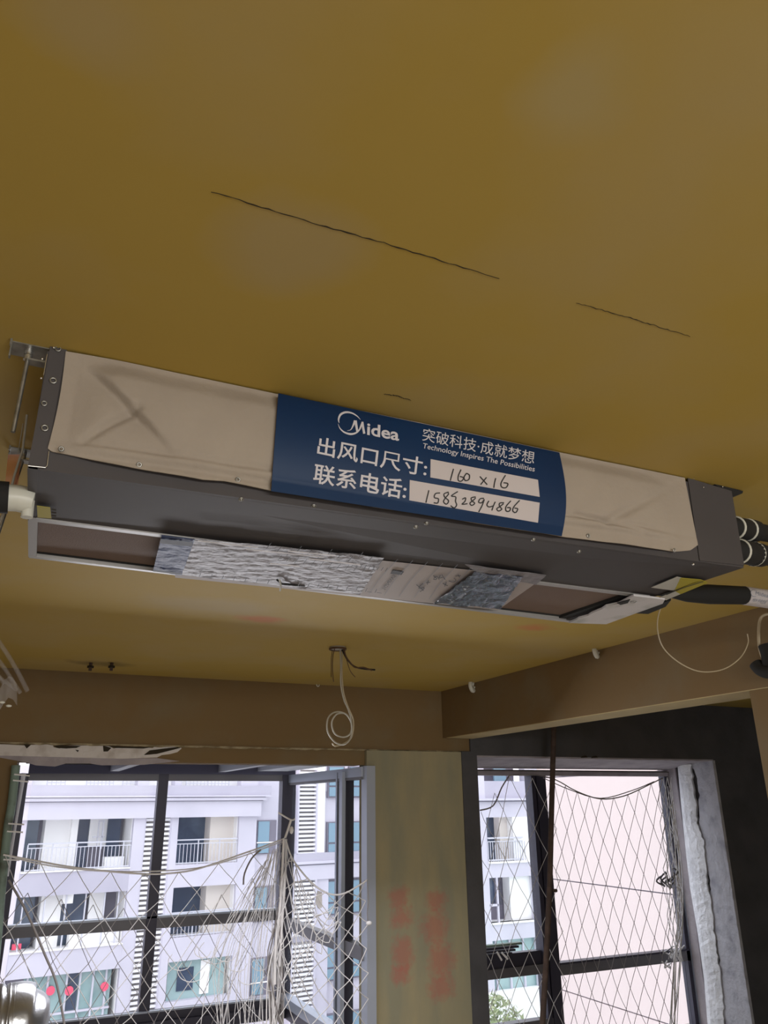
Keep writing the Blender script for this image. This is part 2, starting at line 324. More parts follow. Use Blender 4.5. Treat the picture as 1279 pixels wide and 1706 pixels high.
fz['label'] = 'wavy grey foam sealant'
dk = ragged([(44, 1264), (75, 1266), (92, 1265), (102, 1270), (125, 1267), (160, 1269), (200, 1272), (260, 1271), (200, 1274), (100, 1273), (44, 1272)], YB+0.245, 'foam_edge', 'blackgap', bd, 0.02)

# cracks in the ceiling
def crack(pts, wd, name='crack'):
    a = []; b = []
    n = 40
    for i in range(n+1):
        q = poly_at(pts, i/n); p = on_z(q[0], q[1]+random.uniform(-1, 1), CEIL-0.0008); k = wd*(0.3+0.9*random.random())*(math.sin(math.pi*(i+.4)/(n+.8))**0.4)
        a.append((p.x, p.y-k, p.z)); b.append((p.x, p.y+k, p.z))
    return MB().grid([a, b], thick=(0, 0, 0.0015), smooth=False).build(name, 'blackgap', ceil_o)
crack([(352, 320), (400, 334), (470, 356), (560, 383), (640, 405), (700, 424), (832, 464)], 0.0012)
crack([(960, 505), (1050, 530), (1150, 561)], 0.0008)
crack([(640, 657), (662, 660), (685, 667)], 0.0014)

# ================================================================ THE AIR CONDITIONER
Y1 = 1.473; YBK = 2.112; zt = CEIL-0.010
cFL = on_y(48, 780, Y1); cFR = on_y(1239, 946, Y1); cBL = on_y(49, 928, YBK); cBR = on_y(958, 1037, YBK)
tFL = on_y(85, 580, Y1); tFL.z = zt; tFR = on_y(1220, 822, Y1); tFR.z = zt
tFL.x = cFL.x; 
tBL = Vector((cBL.x, cBL.y, zt)); tBR = Vector((cBR.x, cBR.y, zt))
def A(u, v, w):
    b = (cFL.lerp(cFR, u)).lerp(cBL.lerp(cBR, u), v); t = (tFL.lerp(tFR, u)).lerp(tBL.lerp(tBR, u), v); return b.lerp(t, w)
def abox(mb, u0, v0, w0, u1, v1, w1): return mb.hexa([A(u0, v0, w0), A(u1, v0, w0), A(u1, v1, w0), A(u0, v1, w0), A(u0, v0, w1), A(u1, v0, w1), A(u1, v1, w1), A(u0, v1, w1)])
ac = thing('air_conditioner', ((cFL.x+cFR.x)/2, (Y1+YBK)/2, zt-0.26), 'long grey ducted air conditioner with cream canvas front and blue banner under the ceiling', 'air conditioner')
cas = MB()
abox(cas, 0, 0, 0, 1, 0.02, 1); abox(cas, 0, 0.98, 0.2, 1, 1, 1); abox(cas, 0, 0.02, 0, 0.006, 1, 1); abox(cas, 0.994, 0.02, 0, 1, 1, 1)
abox(cas, 0, 0.02, 0.985, 1, 1, 1); abox(cas, 0.006, 0.02, 0, 0.994, 0.475, 0.02); abox(cas, 0.006, 0.475, 0, 0.994, 0.485, 0.25); abox(cas, 0.97, 0.475, 0, 0.994, 1, 0.02)
casing = cas.build('casing', 'steel', ac)
st = MB(); abox(st, 0.0, 0.465, -0.012, 0.985, 0.50, 0.012); st.build('opening_rim', 'steel_edge', ac)
st = MB(); abox(st, 0.0, 0.972, -0.01, 0.985, 1.0, 0.05); st.build('opening_rim', 'steel_edge', ac)
st = MB(); abox(st, -0.001, 0.0, -0.004, 0.0085, 1.0, 0.03); st.build('side_rail', 'steel', ac)
st = MB(); abox(st, -0.001, 0.50, -0.006, 0.010, 0.99, 0.03); st.build('side_rail', 'steel_edge', ac)
fl = MB(); abox(fl, 0.008, 0.5, 0.045, 0.97, 0.972, 0.08); fl.build('filter', 'filter', ac)
fl = MB(); abox(fl, 0.008, 0.962, 0.03, 0.97, 0.972, 0.05); abox(fl, 0.952, 0.5, 0.01, 0.968, 0.97, 0.06); fl.build('gasket', 'black', ac)
# end flanges on the front
def fpt(px, py, off=0.0): return on_y(px, py, Y1-off)
fg = MB().prism([fpt(84, 577, .003), fpt(112, 583, .003), fpt(100, 640, .003), fpt(84, 738, .003), fpt(79, 778, .003), fpt(47, 776, .003)], (0, 0.003, 0)).build('end_flange', 'steel', ac)
MB().tube([fpt(47, 776, .005), fpt(76, 779, .005), fpt(79, 776, .005), fpt(82, 752, .005)], 0.0012, 5).build('flange_edge', 'bolt', fg)
MB().tube([fpt(79, 590, .005), fpt(73, 625, .005)], 0.001, 5).build('flange_edge', 'bolt', fg)
for (x, y, r) in ((97, 581, .005), (89, 634, .0055), (74, 672, .0045), (75, 713, .0055)):
    c = fpt(x, y, .0045); MB().ring(c, (0, 1, 0), r, r*.35, 14, 6).build('eyelet', 'zinc', fg)
for (x, y) in ((71, 598), (69, 630), (90, 579)): MB().ball(fpt(x, y, .006), .0025, 8).build('screw', 'bolt', fg)
fr = MB().prism([fpt(1146, 796, .003), fpt(1219, 818, .003), fpt(1240, 942, .003), fpt(1166, 934, .003)], (0, 0.003, 0)).build('end_flange', 'steel', ac)
MB().ball(fpt(1155, 940, .004), .0035, 8).build('screw', 'bolt', ac)
for (x, y) in ((1156, 797), (1172, 812), (1204, 811)): MB().ball(fpt(x, y, .006), .0022, 8).build('screw', 'bolt', fr)
for (x, y) in ((402, 832), (523, 843), (693, 878), (711, 872), (889, 899), (965, 919)):
    c = fpt(x, y, .002) if y < 835+(x-48)*.14-12 else on_z(x, y, lerp(cFL.z, cFR.z, (x-48)/1190)-.001)
    q = MB(); q.ring(c, (0, 0.5, 1), .0042, .0016, 12, 5); q.ball(c, .003, 8); q.build('screw', 'zinc', ac)

# cream canvas over the outlet: one cloth with real folds
ctop = [(110, 585), (200, 601), (460, 656), (700, 704), (930, 753), (1141, 796)]
cbot = [(80, 747), (86, 752), (130, 760), (225, 779), (338, 799), (375, 801), (450, 816), (700, 856), (940, 894), (1060, 909), (1125, 919), (1150, 917), (1163, 908)]
def seg_d(x, z, a, b):
    ax, az, bx, bz = a.x, a.z, b.x, b.z; dx, dz = bx-ax, bz-az; L = math.hypot(dx, dz); t = ((x-ax)*dx+(z-az)*dz)/(L*L); tc = min(1, max(0, t))
    d = math.hypot(x-(ax+dx*tc), z-(az+dz*tc)); s = ((x-ax)*dz-(z-az)*dx)/L; return s, d, t
kA, kB = fpt(120, 588), fpt(292, 768); kC, kD = fpt(226, 690), fpt(140, 738)
kE, kF = fpt(1132, 804), fpt(1000, 874); kG, kH = fpt(948, 861), fpt(1062, 890)
kI, kJ = fpt(85, 745), fpt(1155, 903)
def G(d, w): return math.exp(-(d/w)**2)
def bell(x, z):
    zl = CZ+0.635; t = min(1, max(0, (z-zl)/0.20)); return 0.018+0.016*math.sin(math.pi*t)**0.7
def canvas_y(x, z):
    y = Y1-bell(x, z)
    s, d, t = seg_d(x, z, kA, kB); s = -s
    if 0 <= t <= 1:
        e = min(1, t*5)*min(1, (1-t)*3)
        k = 1/(1+math.exp(-s/0.0022))                  # the flap's edge, then the tuck beneath it
        y += (1-k)*0.024*e*math.exp(min(0, s)/0.032)-k*0.006*e*math.exp(-max(0, s)/0.030)
    s, d, t = seg_d(x, z, kC, kD); y += 0.011*G(d, .008)
    s, d, t = seg_d(x, z, kE, kF); y += 0.010*G(d, .011)
    s, d, t = seg_d(x, z, kG, kH); y += 0.008*G(d, .005)
    s, d, t = seg_d(x, z, kI, kJ); y -= 0.005*G(d-.002, .006)-0.004*G(d-.013, .006)
    y += 0.0012*math.sin(x*23+z*17)+0.0008*math.sin(x*51-z*33)
    return min(y, Y1-0.002)
P = []
for i in range(261):
    a = poly_at(ctop, 0) if i == 0 else None
    s = i/260; xt = lerp(110, 1141, s)
    row = []
    def at_x(poly, x):
        for k in range(len(poly)-1):
            if x <= poly[k+1][0] or k == len(poly)-2: return lerp(poly[k][1], poly[k+1][1], (x-poly[k][0])/(poly[k+1][0]-poly[k][0]))
    xb = lerp(80, 1163, s); yt = at_x(ctop, xt); yb = at_x(cbot, xb)
    for j in range(49):
        t = j/48; bowx = 4*math.sin(math.pi*t)*(1-s)**6
        y = Y1-0.012; e = min(1, min(s, 1-s)*11)*min(1, t*6); e = e*e*(3-2*e)
        for _ in range(3): p = on_y(lerp(xt, xb, t)+bowx, lerp(yt, yb, t), y); y = lerp(Y1-0.004, Y1-bell(p.x, p.z), max(0.15, e))
        y = lerp(Y1-0.004, canvas_y(p.x, p.z), max(0.15, e))
        row.append((p.x, y, p.z))
    P.append(row)
canv = MB().grid(P, thick=(0, 0.003, 0)).build('canvas_cover', 'canvas', ac); canv['label'] = 'cream canvas folded over the outlet'
for (x, y) in ((103, 745), (234, 770), (399, 796), (984, 891), (1128, 915)):
    p = on_y(x, y, Y1-.028); c = Vector((p.x, canvas_y(p.x, p.z)-.0015, p.z)); MB().ring(c, (0, 1, 0.2), .004, .0018, 12, 5).build('eyelet', 'zinc', canv)

# blue banner, lettering and fields lying on the canvas
def onb(px, py, eps):
    y = Y1-.03
    for _ in range(3): p = on_y(px, py, y); y = Y1-bell(p.x, p.z)-0.0078-eps
    return Vector((p.x, y, p.z))
P = []
for i in range(121):
    s = i/120; row = []
    for j in range(41):
        t = j/40; xl = 464-12*t; xr = 932+10*t+7*math.sin(math.pi*t)-6*t**3; x = lerp(xl, xr, s)
        yt = lerp(655, 754, (x-463)/470); yb = 818+(x-451)*(894-818)/490-5*math.sin(math.pi*s)*0.0
        q = onb(x, lerp(yt, yb, t), .0016); row.append(q)
    P.append(row)
ban = MB().grid(P, thick=(0, 0.0006, 0)).build('banner', 'blue', ac); ban['label'] = 'blue printed banner around the canvas'
def field(c, m, eps, name, parent, nx=24, ny=6):
    P = [[onb(*[lerp(lerp(c[0][k], c[1][k], i/nx), lerp(c[3][k], c[2][k], i/nx), j/ny) for k in (0, 1)], eps) for j in range(ny+1)] for i in range(nx+1)]
    return MB().grid(P, thick=(0, 0.0003, 0)).build(name, m, parent)
field([(717.6, 764.8), (896.5, 799.3), (899.3, 827.8), (717.2, 795.3)], 'label', .0024, 'blank_field', ban)
field([(683, 799.7), (899.3, 837.5), (896.5, 870.9), (682.2, 833.5)], 'label', .0024, 'blank_field', ban)
def text(body, bl, br, tl, m, put, name, parent, bold=0.012, eps=.0026, res=3):
    cu = bpy.data.curves.new('t', 'FONT'); cu.body = body; cu.size = 1; cu.offset = bold; cu.resolution_u = res; cu.fill_mode = 'FRONT'
    ob = bpy.data.objects.new('t', cu); COL.objects.link(ob)
    dg = bpy.context.evaluated_depsgraph_get(); me = bpy.data.meshes.new_from_object(ob.evaluated_get(dg))
    vs = [v.co.copy() for v in me.vertices]; fs = [tuple(p.vertices) for p in me.polygons]
    bpy.data.objects.remove(ob); bpy.data.curves.remove(cu); bpy.data.meshes.remove(me)
    x0 = min(v.x for v in vs); x1 = max(v.x for v in vs); y0 = min(v.y for v in vs); y1 = max(v.y for v in vs)
    out = []
    for v in vs:
        a = (v.x-x0)/(x1-x0); b = (v.y-y0)/(y1-y0)
        out.append(put(bl[0]+(br[0]-bl[0])*a+(tl[0]-bl[0])*b, bl[1]+(br[1]-bl[1])*a+(tl[1]-bl[1])*b, eps))
    return MB().add(out, fs).build(name, m, parent)
text('出风口尺寸:', (528, 757.5), (710, 795), (531.5, 727), 'white', onb, 'lettering', ban)
text('联系电话:', (521, 804.5), (675.5, 833), (525, 771.5), 'white', onb, 'lettering', ban)
text('突破科技·成就梦想', (703.5, 734), (889.5, 774), (705.5, 712.5), 'white', onb, 'lettering', ban, 0.001, .0026, 6)
text('Technology Inspires The Possibilities', (703.5, 749), (890, 788.5), (705.5, 738), 'white', onb, 'lettering', ban, 0.004)
def c4(x, y): return (540+x/8.0, 670+y/8.0)      # reading frame of the logo
text('idea', c4(572, 436), c4(1000, 520), c4(577, 272), 'white', onb, 'lettering', ban, 0.022)
def ribbon(pts, wid, m, name, parent, put=onb, eps=.0027, n=48):
    # calligraphic stroke: widths given per point (pixels)
    a = []; b = []
    L = [0]
    for i in range(1, len(pts)): L.append(L[-1]+math.dist(pts[i], pts[i-1]))
    def cr(t):      # catmull-rom
        d = t*L[-1]; i = 0
        while i < len(L)-2 and d > L[i+1]: i += 1
        k = (d-L[i])/max(1e-6, L[i+1]-L[i]); p0 = pts[max(i-1, 0)]; p1 = pts[i]; p2 = pts[i+1]; p3 = pts[min(i+2, len(pts)-1)]
        q = [0.5*(2*p1[c]+(p2[c]-p0[c])*k+(2*p0[c]-5*p1[c]+4*p2[c]-p3[c])*k*k+(3*p1[c]-p0[c]-3*p2[c]+p3[c])*k**3) for c in (0, 1)]
        return q, lerp(wid[i], wid[i+1], k)
    for i in range(n+1):
        t = i/n; (x, y), ww = cr(t); (x0, y0), _ = cr(max(0, t-.004)); (x1, y1), _ = cr(min(1, t+.004)); dx, dy = x1-x0, y1-y0; l = math.hypot(dx, dy) or 1
        a.append(put(x-dy/l*ww/2, y+dx/l*ww/2, eps)); b.append(put(x+dy/l*ww/2, y-dx/l*ww/2, eps))
    return MB().grid([a, b], smooth=False).build(name, m, parent)
ribbon([c4(*p) for p in [(203, 278), (195, 230), (222, 165), (290, 135), (370, 145), (440, 185), (487, 235)]], [.5, 2.6, 3.6, 3.4, 2.6, 1.8, .3], 'white', 'logo', ban)
ribbon([c4(*p) for p in [(188, 290), (215, 350), (270, 400), (350, 425), (420, 412), (470, 370), (500, 300), (512, 262)]], [.4, 1.6, 2.6, 3.4, 2.8, 2.4, 3.0, 2.2], 'white', 'logo', ban)
ribbon([c4(*p) for p in [(310, 380), (355, 368), (385, 320), (415, 245)]], [.3, 1.2, 2.4, 4.2], 'white', 'logo', ban)
ribbon([c4(*p) for p in [(420, 245), (432, 320), (445, 395)]], [4.2, 4.0, 3.4], 'white', 'logo', ban)
ribbon([c4(*p) for p in [(512, 262), (522, 340), (537, 420)]], [3.2, 3.8, 3.8], 'white', 'logo', ban)
def c2(x, y): return (440+x/2.46, 640+y/2.46)
HW = [[(777, 347), (770, 372), (764, 395)], [(808, 350), (797, 375), (797, 395), (810, 397), (818, 384), (803, 378)], [(830, 365), (820, 382), (826, 395), (840, 390), (842, 373), (830, 365)],
      [(885, 378), (900, 395), (915, 412)], [(912, 382), (900, 397), (888, 412)], [(950, 385), (945, 405), (942, 425)], [(990, 373), (972, 405), (975, 422), (992, 424), (1000, 408), (982, 404)],
      [(676, 435), (670, 460), (664, 486)], [(722, 446), (703, 449), (699, 465), (715, 470), (712, 487), (696, 486)], [(757, 442), (738, 450), (742, 464), (757, 478), (748, 492), (736, 482), (744, 466), (757, 450), (752, 442)],
      [(795, 440), (768, 458), (786, 462), (785, 480), (790, 495), (780, 507), (765, 498)], [(812, 472), (826, 466), (824, 480), (812, 492), (834, 490)],
      [(868, 462), (850, 466), (852, 478), (864, 488), (852, 497), (844, 488), (858, 476), (868, 466)], [(902, 468), (886, 470), (880, 484), (893, 486), (903, 472), (893, 500), (880, 524)],
      [(922, 478), (914, 494), (922, 503), (940, 499)], [(948, 482), (940, 500), (934, 518)], [(984, 486), (966, 488), (966, 502), (975, 512), (962, 520), (954, 511), (968, 501), (982, 490)],
      [(1012, 478), (992, 502), (993, 520), (1006, 520), (1010, 507), (996, 506)], [(1048, 476), (1024, 503), (1020, 520), (1032, 526), (1040, 511), (1026, 508)]]
for h in HW: ribbon([c2(*p) for p in h], [1.9]*len(h), 'ink', 'handwriting', ban, eps=.0034, n=26)

# plastic-wrapped leaflet strapped across the return opening
zl = lambda px: lerp(cFL.z, cFR.z, (px-48)/1190)
def onu(px, py, eps):      # on the unit's sloping lower side
    p = on_z(px, py, (cFL.z+cBL.z)/2-0.006)
    for _ in range(3):
        u = (p.x-cFL.x)/(cFR.x-cFL.x); v = (p.y-Y1)/(YBK-Y1); z = A(u, v, 0).z-0.006-eps; p = on_z(px, py, z)
    return p
def sheet(tl, tr, br, bl, m, name, parent, amp, nx=60, ny=14, eps=0):
    P = []
    for i in range(nx+1):
        row = []
        for j in range(ny+1):
            s, t = i/nx, j/ny; x = lerp(lerp(tl[0], tr[0], s), lerp(bl[0], br[0], s), t); y = lerp(lerp(tl[1], tr[1], s), lerp(bl[1], br[1], s), t)
            q = onu(x, y, eps); k = amp*(0.6+0.35*math.sin(q.y*150+4*math.sin(q.x*14))+0.3*math.sin(q.x*70+q.y*30)*math.sin(q.y*90)+random.uniform(-.18, .18)); q.z -= abs(k); row.append(q)
        P.append(row)
    return MB().grid(P, thick=(0, 0, 0.0008)).build(name, m, parent)
lf = sheet((300, 898), (905, 963), (905-75, 1016), (292, 962), 'paper', 'leaflet', ac, 0.0005, eps=-.003); lf['label'] = 'grey printed paper leaflet'
sheet((270, 890), (325, 897), (303, 957), (255, 951), 'bluefilm', 'plastic_wrap', ac, 0.004, 16, 16, .002)['label'] = 'pale blue printed film'
sheet((323, 896), (640, 928), (600, 990), (302, 957), 'film', 'plastic_wrap', ac, 0.0028, 150, 26, .002)['label'] = 'crinkled clear film over the leaflet'
sheet((790, 952), (872, 958), (835, 1012), (722, 1004), 'darkfilm', 'plastic_wrap', ac, 0.006, 30, 16, .003)['label'] = 'shiny dark blue film'
sheet((775, 940), (910, 958), (893, 974), (795, 953), 'film', 'adhesive_tape', ac, 0.002, 24, 6, .004)
for q in ([(268, 898), (322, 904), (320, 910), (266, 905)], [(256, 949), (302, 955), (302, 957), (256, 952)]): sheet(q[0], q[1], q[2], q[3], 'greyprint', 'printed_band', lf, 0.0005, 10, 2, .009)
sheet((655, 950), (673, 953), (669, 958), (651, 956), 'ink', 'printed_square', lf, 0, 3, 2, .0005)
text('SGNIWS', (636, 981), (655, 957), (642, 983), 'ink', onu, 'printed_word', lf, 0.0, .0006)
for k in range(9):      # ruled lines of the leaflet
    x = 560+k*25; ribbon([(x+28, 925+k*2.2), (x, 955+k*2.2), (x-20, 984+k*2)], [.7, .6, .5], 'greyprint', 'ruled_line', lf, onu, .0006, 8)
for h in ([(705, 972), (697, 980), (708, 979), (700, 986)], [(694, 974), (706, 984)], [(714, 967), (712, 974)], [(710, 971), (717, 970)], [(722, 959), (729, 965), (722, 965), (728, 960), (732, 966)], [(734, 958), (732, 963), (738, 962)], [(736, 957), (742, 966)],
          [(738, 972), (746, 976)], [(744, 970), (741, 977)], [(748, 968), (756, 970), (760, 966), (756, 964)], [(759, 960), (768, 959)], [(763, 957), (766, 962)]):
    ribbon(h, [1.1]*len(h), 'ink', 'handwriting', lf, onu, .0008, 8)
MB().tube([onu(462, 966, .008), onu(470, 973, .012), onu(485, 974, .006), onu(508, 976, .004)], .003, 5).build('cable_tie', 'black', ac)
MB().tube([onu(466, 966, .010), onu(468, 975, .016), onu(467, 984, .02)], .0028, 5).build('cable_tie', 'sticker', ac)

mk = MB()
def tick(x0, y0, x1, y1, wd=1.1, e=.0085):
    l = math.hypot(x1-x0, y1-y0); nx_, ny_ = -(y1-y0)/l*wd/2, (x1-x0)/l*wd/2
    mk.add([onu(x0+nx_, y0+ny_, e), onu(x1+nx_, y1+ny_, e), onu(x1-nx_, y1-ny_, e), onu(x0-nx_, y0-ny_, e)], [(0, 1, 2, 3)])
for k in range(7): tick(335+k*19, 955+k*1.9, 332+k*19, 961+k*1.9)
for k in range(12): tick(452+k*17, 905+k*1.7+(k % 3)*4, 444+k*17, 914+k*1.7+(k % 3)*4, .9); tick(470+k*14, 925+k*2, 463+k*14, 934+k*2, .7)
for k in range(9): tick(500+k*16, 970+k*1.4, 497+k*16, 976+k*1.4); tick(500+k*16, 976+k*1.4, 508+k*16, 977+k*1.4, .7); tick(590+k*7, 938+k*1, 586+k*7, 944+k, .9)
mk.build('printed_marks', 'ink', lf)['kind'] = 'stuff'
st_ = MB()
for (x0, y0, x1, y1) in ((330, 900, 430, 911), (410, 914, 540, 927), (480, 917, 560, 925), (515, 930, 600, 940), (450, 938, 500, 943)):
    q = [onu(x0, y0, .010), onu(x1, y1, .010), onu(x1, y1+.8, .010), onu(x0, y0+.8, .010)]; st_.prism(q, (0, 0, -.002))
st_.build('film_crease', 'tape', lf)['kind'] = 'stuff'

# labels, foam, fittings at the two ends
def flat(px, m, name, parent, eps=.002, th=.001): return MB().prism([onu(x, y, eps) for x, y in px], (0, 0, th)).build(name, m, parent)
flat([(1085, 979), (1128, 961), (1152, 967), (1122, 984)], 'sticker', 'rating_label', ac)['label'] = 'white rating sticker'
flat([(1098, 996), (1168, 966), (1180, 971), (1112, 999)], 'yellow', 'warning_label', ac)['label'] = 'yellow sticker strip'
flat([(1134, 963), (1168, 966), (1140, 977), (1124, 984)], 'yellow', 'warning_label', ac, .003)
flat([(1098, 996), (1124, 985), (1133, 990), (1110, 1000)], 'sticker', 'rating_label', ac, .004)
ribbon([(1110, 991), (1140, 979), (1172, 969)], [1.2]*3, 'ink', 'label_line', ac, onu, .006, 8)
fo = flat([(948, 1038), (960, 1033), (965, 1030), (980, 1026), (986, 1022), (1003, 1015), (1010, 1010), (1030, 1006), (1056, 993), (1108, 999), (1104, 1006), (1062, 1021), (1010, 1040)], 'foam', 'foam_pad', ac, .008, .006); fo['label'] = 'torn white foam board at the end of the opening'
flat([(1058, 1022), (1104, 1004), (1118, 1000), (1109, 1011), (1080, 1023)], 'black', 'foam_strip', ac, .002, .008)
flat([(1028, 1005), (1050, 999), (1046, 1005), (1034, 1008)], 'black', 'foam_tear', fo, .010, .002)
MB().ring(onu(1055, 1003, .011), (0, 0, 1), .010, .0012, 14, 5).build('bracket_hook', 'zinc', ac)
flat([(62, 843), (84, 846), (86, 864), (63, 862)], 'yellow', 'warning_label', ac, .004)['label'] = 'small yellow sticker by the drain'
for k in range(3): flat([(86, 848+k*5), (94, 849+k*5), (94, 851+k*5), (86, 850+k*5)], 'blackgap', 'label_line', ac, .003)
br = MB().prism([fpt(1190, 806, .0), fpt(1238, 818, .0), fpt(1237, 822, .0), fpt(1222, 826, .0), fpt(1205, 818, 0)], (0, .05, 0)).build('hanging_bracket', 'black', ac)
# drain elbow
Yd = 1.62; p0 = on_y(56, 836, Yd); p1 = on_y(30, 830, Yd); p2 = on_y(12, 829, Yd); p3 = on_y(-30, 826, Yd); p4 = on_y(45, 862, Yd)
el = MB().tube([p0, p0.lerp(p1, .5), p1, p2], .026, 16, radii=[.022, .027, .027, .027]).tube([p0.lerp(p1, .3), p4], .012, 10).build('drain_elbow', 'pvc', ac); el['label'] = 'white plastic drain elbow'
MB().tube([p2.lerp(p1, .15), p2, p3], .032, 16).build('pipe_sleeve', 'black', el)
# refrigerant lines and cable ties at the far end
def pipe(pa, pb, r, n, ties, bulb=True):
    a = on_y(*pa); b = on_y(*pb); d = (b-a)
    prof = [(0, .92), (.1, 1), (.5, 1), (.55, .9), (.6, 1.05), (.9, 1.0), (1.0, .8), (1.5, .8), (4, .8)]
    k0 = (a.x-cFR.x+.02)/d.x; k1 = (XB-.002-a.x)/d.x; prof = [(-k0, .85), (-.02, .85)]+prof[:-1]+[(k1, .8)]
    o = MB().tube([a+d*t for t, _ in prof], r, n, radii=[r*k for _, k in prof]).build('insulated_pipe', 'black', ac)
    for t in ties: MB().ring(a+d*t, d, r*.97, .0035, 20, 6, 1.6).build('cable_tie', 'pvc', o)
pipe((1222, 879, 1.56), (1262, 886, 1.60), .034, 18, (0.05, .55))
pipe((1228, 918, 1.56), (1272, 926, 1.60), .036, 18, (0.08, .62))
# big insulated bundle wrapped with tape
Yt = 2.0
a = on_y(1120, 990, Yt); b = on_y(1180, 990, Yt); c = on_y(1240, 992, Yt); d = on_y(1300, 1001, Yt); e = on_y(1420, 1020, Yt); e = d+(e-d)*((XB-.002-d.x)/(e.x-d.x)); a0 = Vector((cBR.x-.01, Yt, a.z+.012))
bu = MB().tube([a0, a, a.lerp(b, .4), b, c, d], .03, 18, radii=[.012, .014, .028, .036, .034, .034]).build('insulated_pipe', 'black', ac)
tp_ = MB().tube([c.lerp(b, .02), c.lerp(d, .5), d, e], .0352, 24).build('tape_wrap', 'tape', bu)
tp_['label'] = 'white printed wrapping tape'
def ont(px, py, eps):
    p = on_y(px, py, Yt-.034); ax = c.lerp(d, (px-1240)/60); dz = p.z-ax.z; rr = .0357; yy = math.sqrt(max(1e-6, rr*rr-min(rr*rr*.98, dz*dz))); return Vector((p.x, ax.y-yy-eps, p.z))
ribbon([(1262, 984), (1255, 982), (1250, 987), (1253, 993), (1259, 994)], [.8]*5, 'greyprint', 'tape_print', tp_, ont, .0004, 16)
text('Midea', (1258, 991), (1279, 996), (1259, 985), 'greyprint', ont, 'tape_print', tp_, 0.0, .0004)
text('MDV 中央空调', (1256, 1001), (1279, 1005), (1257, 996), 'greyprint', ont, 'tape_print', tp_, 0.0, .0004)

# ================================================================ HANGERS AND WIRES
def rod(px_top, px_bot, Y, label, rot_plate=True, name='hanging_rod'):
    a = on_y(*px_top, Y); b = on_y(*px_bot, Y); X = a.x; a.z = CEIL; t = thing(name, (X, Y, CEIL), label, 'threaded rod', 'threaded hanging rods')
    r = MB(); r.tube([(X, Y, CEIL), (X+.0, Y, a.z-.03), (b.x, Y, b.z)], .0042, 8); r.build('rod_shaft', 'zinc', t)
    pl = MB(); pl.prism([(X-.032, Y-.022, CEIL-.0025), (X+.036, Y-.022, CEIL-.0025), (X+.036, Y+.03, CEIL-.0025), (X-.032, Y+.03, CEIL-.0025)], (0, 0, .0024)); pl.box(X-.034, Y-.006, CEIL-.025, X-.031, Y+.006, CEIL-.0025); pl.box(X-.034, Y-.03, CEIL-.012, X-.030, Y-.022, CEIL); pl.build('fixing_plate', 'zinc', t)
    q = MB(); q.cyl((X, Y, CEIL-.024), (X, Y, CEIL-.014), .009, 6); q.build('hex_nut', 'bolt', t)
    q = MB(); q.cyl((X, Y, CEIL-.013), (X, Y, CEIL-.0030), .0095, 6); q.build('hex_nut', 'bolt', t)
    q = MB(); q.cyl((X, Y, CEIL-.0030), (X, Y, CEIL-.0010), .017, 16); q.build('washer', 'zinc', t)
    # lug that carries the unit
    MB().box(X+.0, Y-.012, CEIL-.028, cFL.x-.001, Y+.012, CEIL-.0245).build('hanger_lug', 'zinc', t)
    return t
rod((50, 578), (22, 720), 1.50, 'bright threaded rod hanging at the canvas end of the air conditioner')
t = rod((42, 742), (-6, 900), 2.02, 'thin threaded rod hanging beside the white drain elbow')
# orange printed strip and thin cable beside the drain
tg = thing('warning_strip', on_y(22, 760, 1.85), 'faint orange printed strip hanging above the drain elbow', 'strip')
P = [[on_y(lerp(14+18*0, 36, i/4)-(j/8)*6, 757+58*j/8, 1.85+.004*math.sin(j)) for j in range(9)] for i in range(5)]
MB().grid(P).build('printed_film', 'orange', tg)
MB().tube([(on_y(30, 757, 1.85)), Vector((on_y(30, 757, 1.85).x, 1.85, CEIL))], .001, 5).build('string', 'wire_g', tg)
cb = MB().tube([Vector((-0.07, 1.8, CEIL)), on_y(38, 750, 1.8), on_y(25, 790, 1.8), on_y(12, 840, 1.8), on_y(-5, 880, 1.8), on_y(-60, 960, 1.8)], .003, 6).build('drain_cable', 'wire_g'); tag(cb, 'slim grey cable hanging behind the drain elbow', 'cable')
# clear plastic hanging in folds at the frame's edge
cp = thing('plastic_sheet', (-0.62, 3.0, CEIL), 'clear plastic sheet hanging in folds near the glazed bay', 'plastic sheet')
for k, (x0, y0, x1, y1, wd) in enumerate(((-6, 1062, 46, 1152, 7), (-16, 1085, 37, 1155, 6), (-22, 1090, 10, 1140, 5), (-20, 1110, 30, 1150, 5))):
    P = []
    for j in range(14):
        s = j/13; x = lerp(x0, x1, s)+3*math.sin(s*3+k); y = lerp(y0, y1, s); P.append([on_y(x-wd/2, y+2, 2.9+.02*k), on_y(x, y, 2.885+.02*k), on_y(x+wd/2, y-2, 2.9+.02*k)])
    MB().grid(P).build('plastic_fold', 'clear', cp)
MB().tube([Vector((-0.62, 3.0, CEIL)), on_y(-10, 1062, 2.9)], .004, 6).build('plastic_fold', 'clear', cp)
P = [[on_y(-20+i*7, 1140+14*math.sin(i*.9)+j*12, 2.95+.01*math.sin(i*2+j)) for j in range(4)] for i in range(8)]
MB().grid(P).build('plastic_fold', 'clear', cp)
for (x, y) in ((4, 1170), (15, 1176)): MB().ball(on_y(x, y, 2.94), .006, 8, (1.6, .5, .7)).build('plastic_knot', 'pvc', cp)

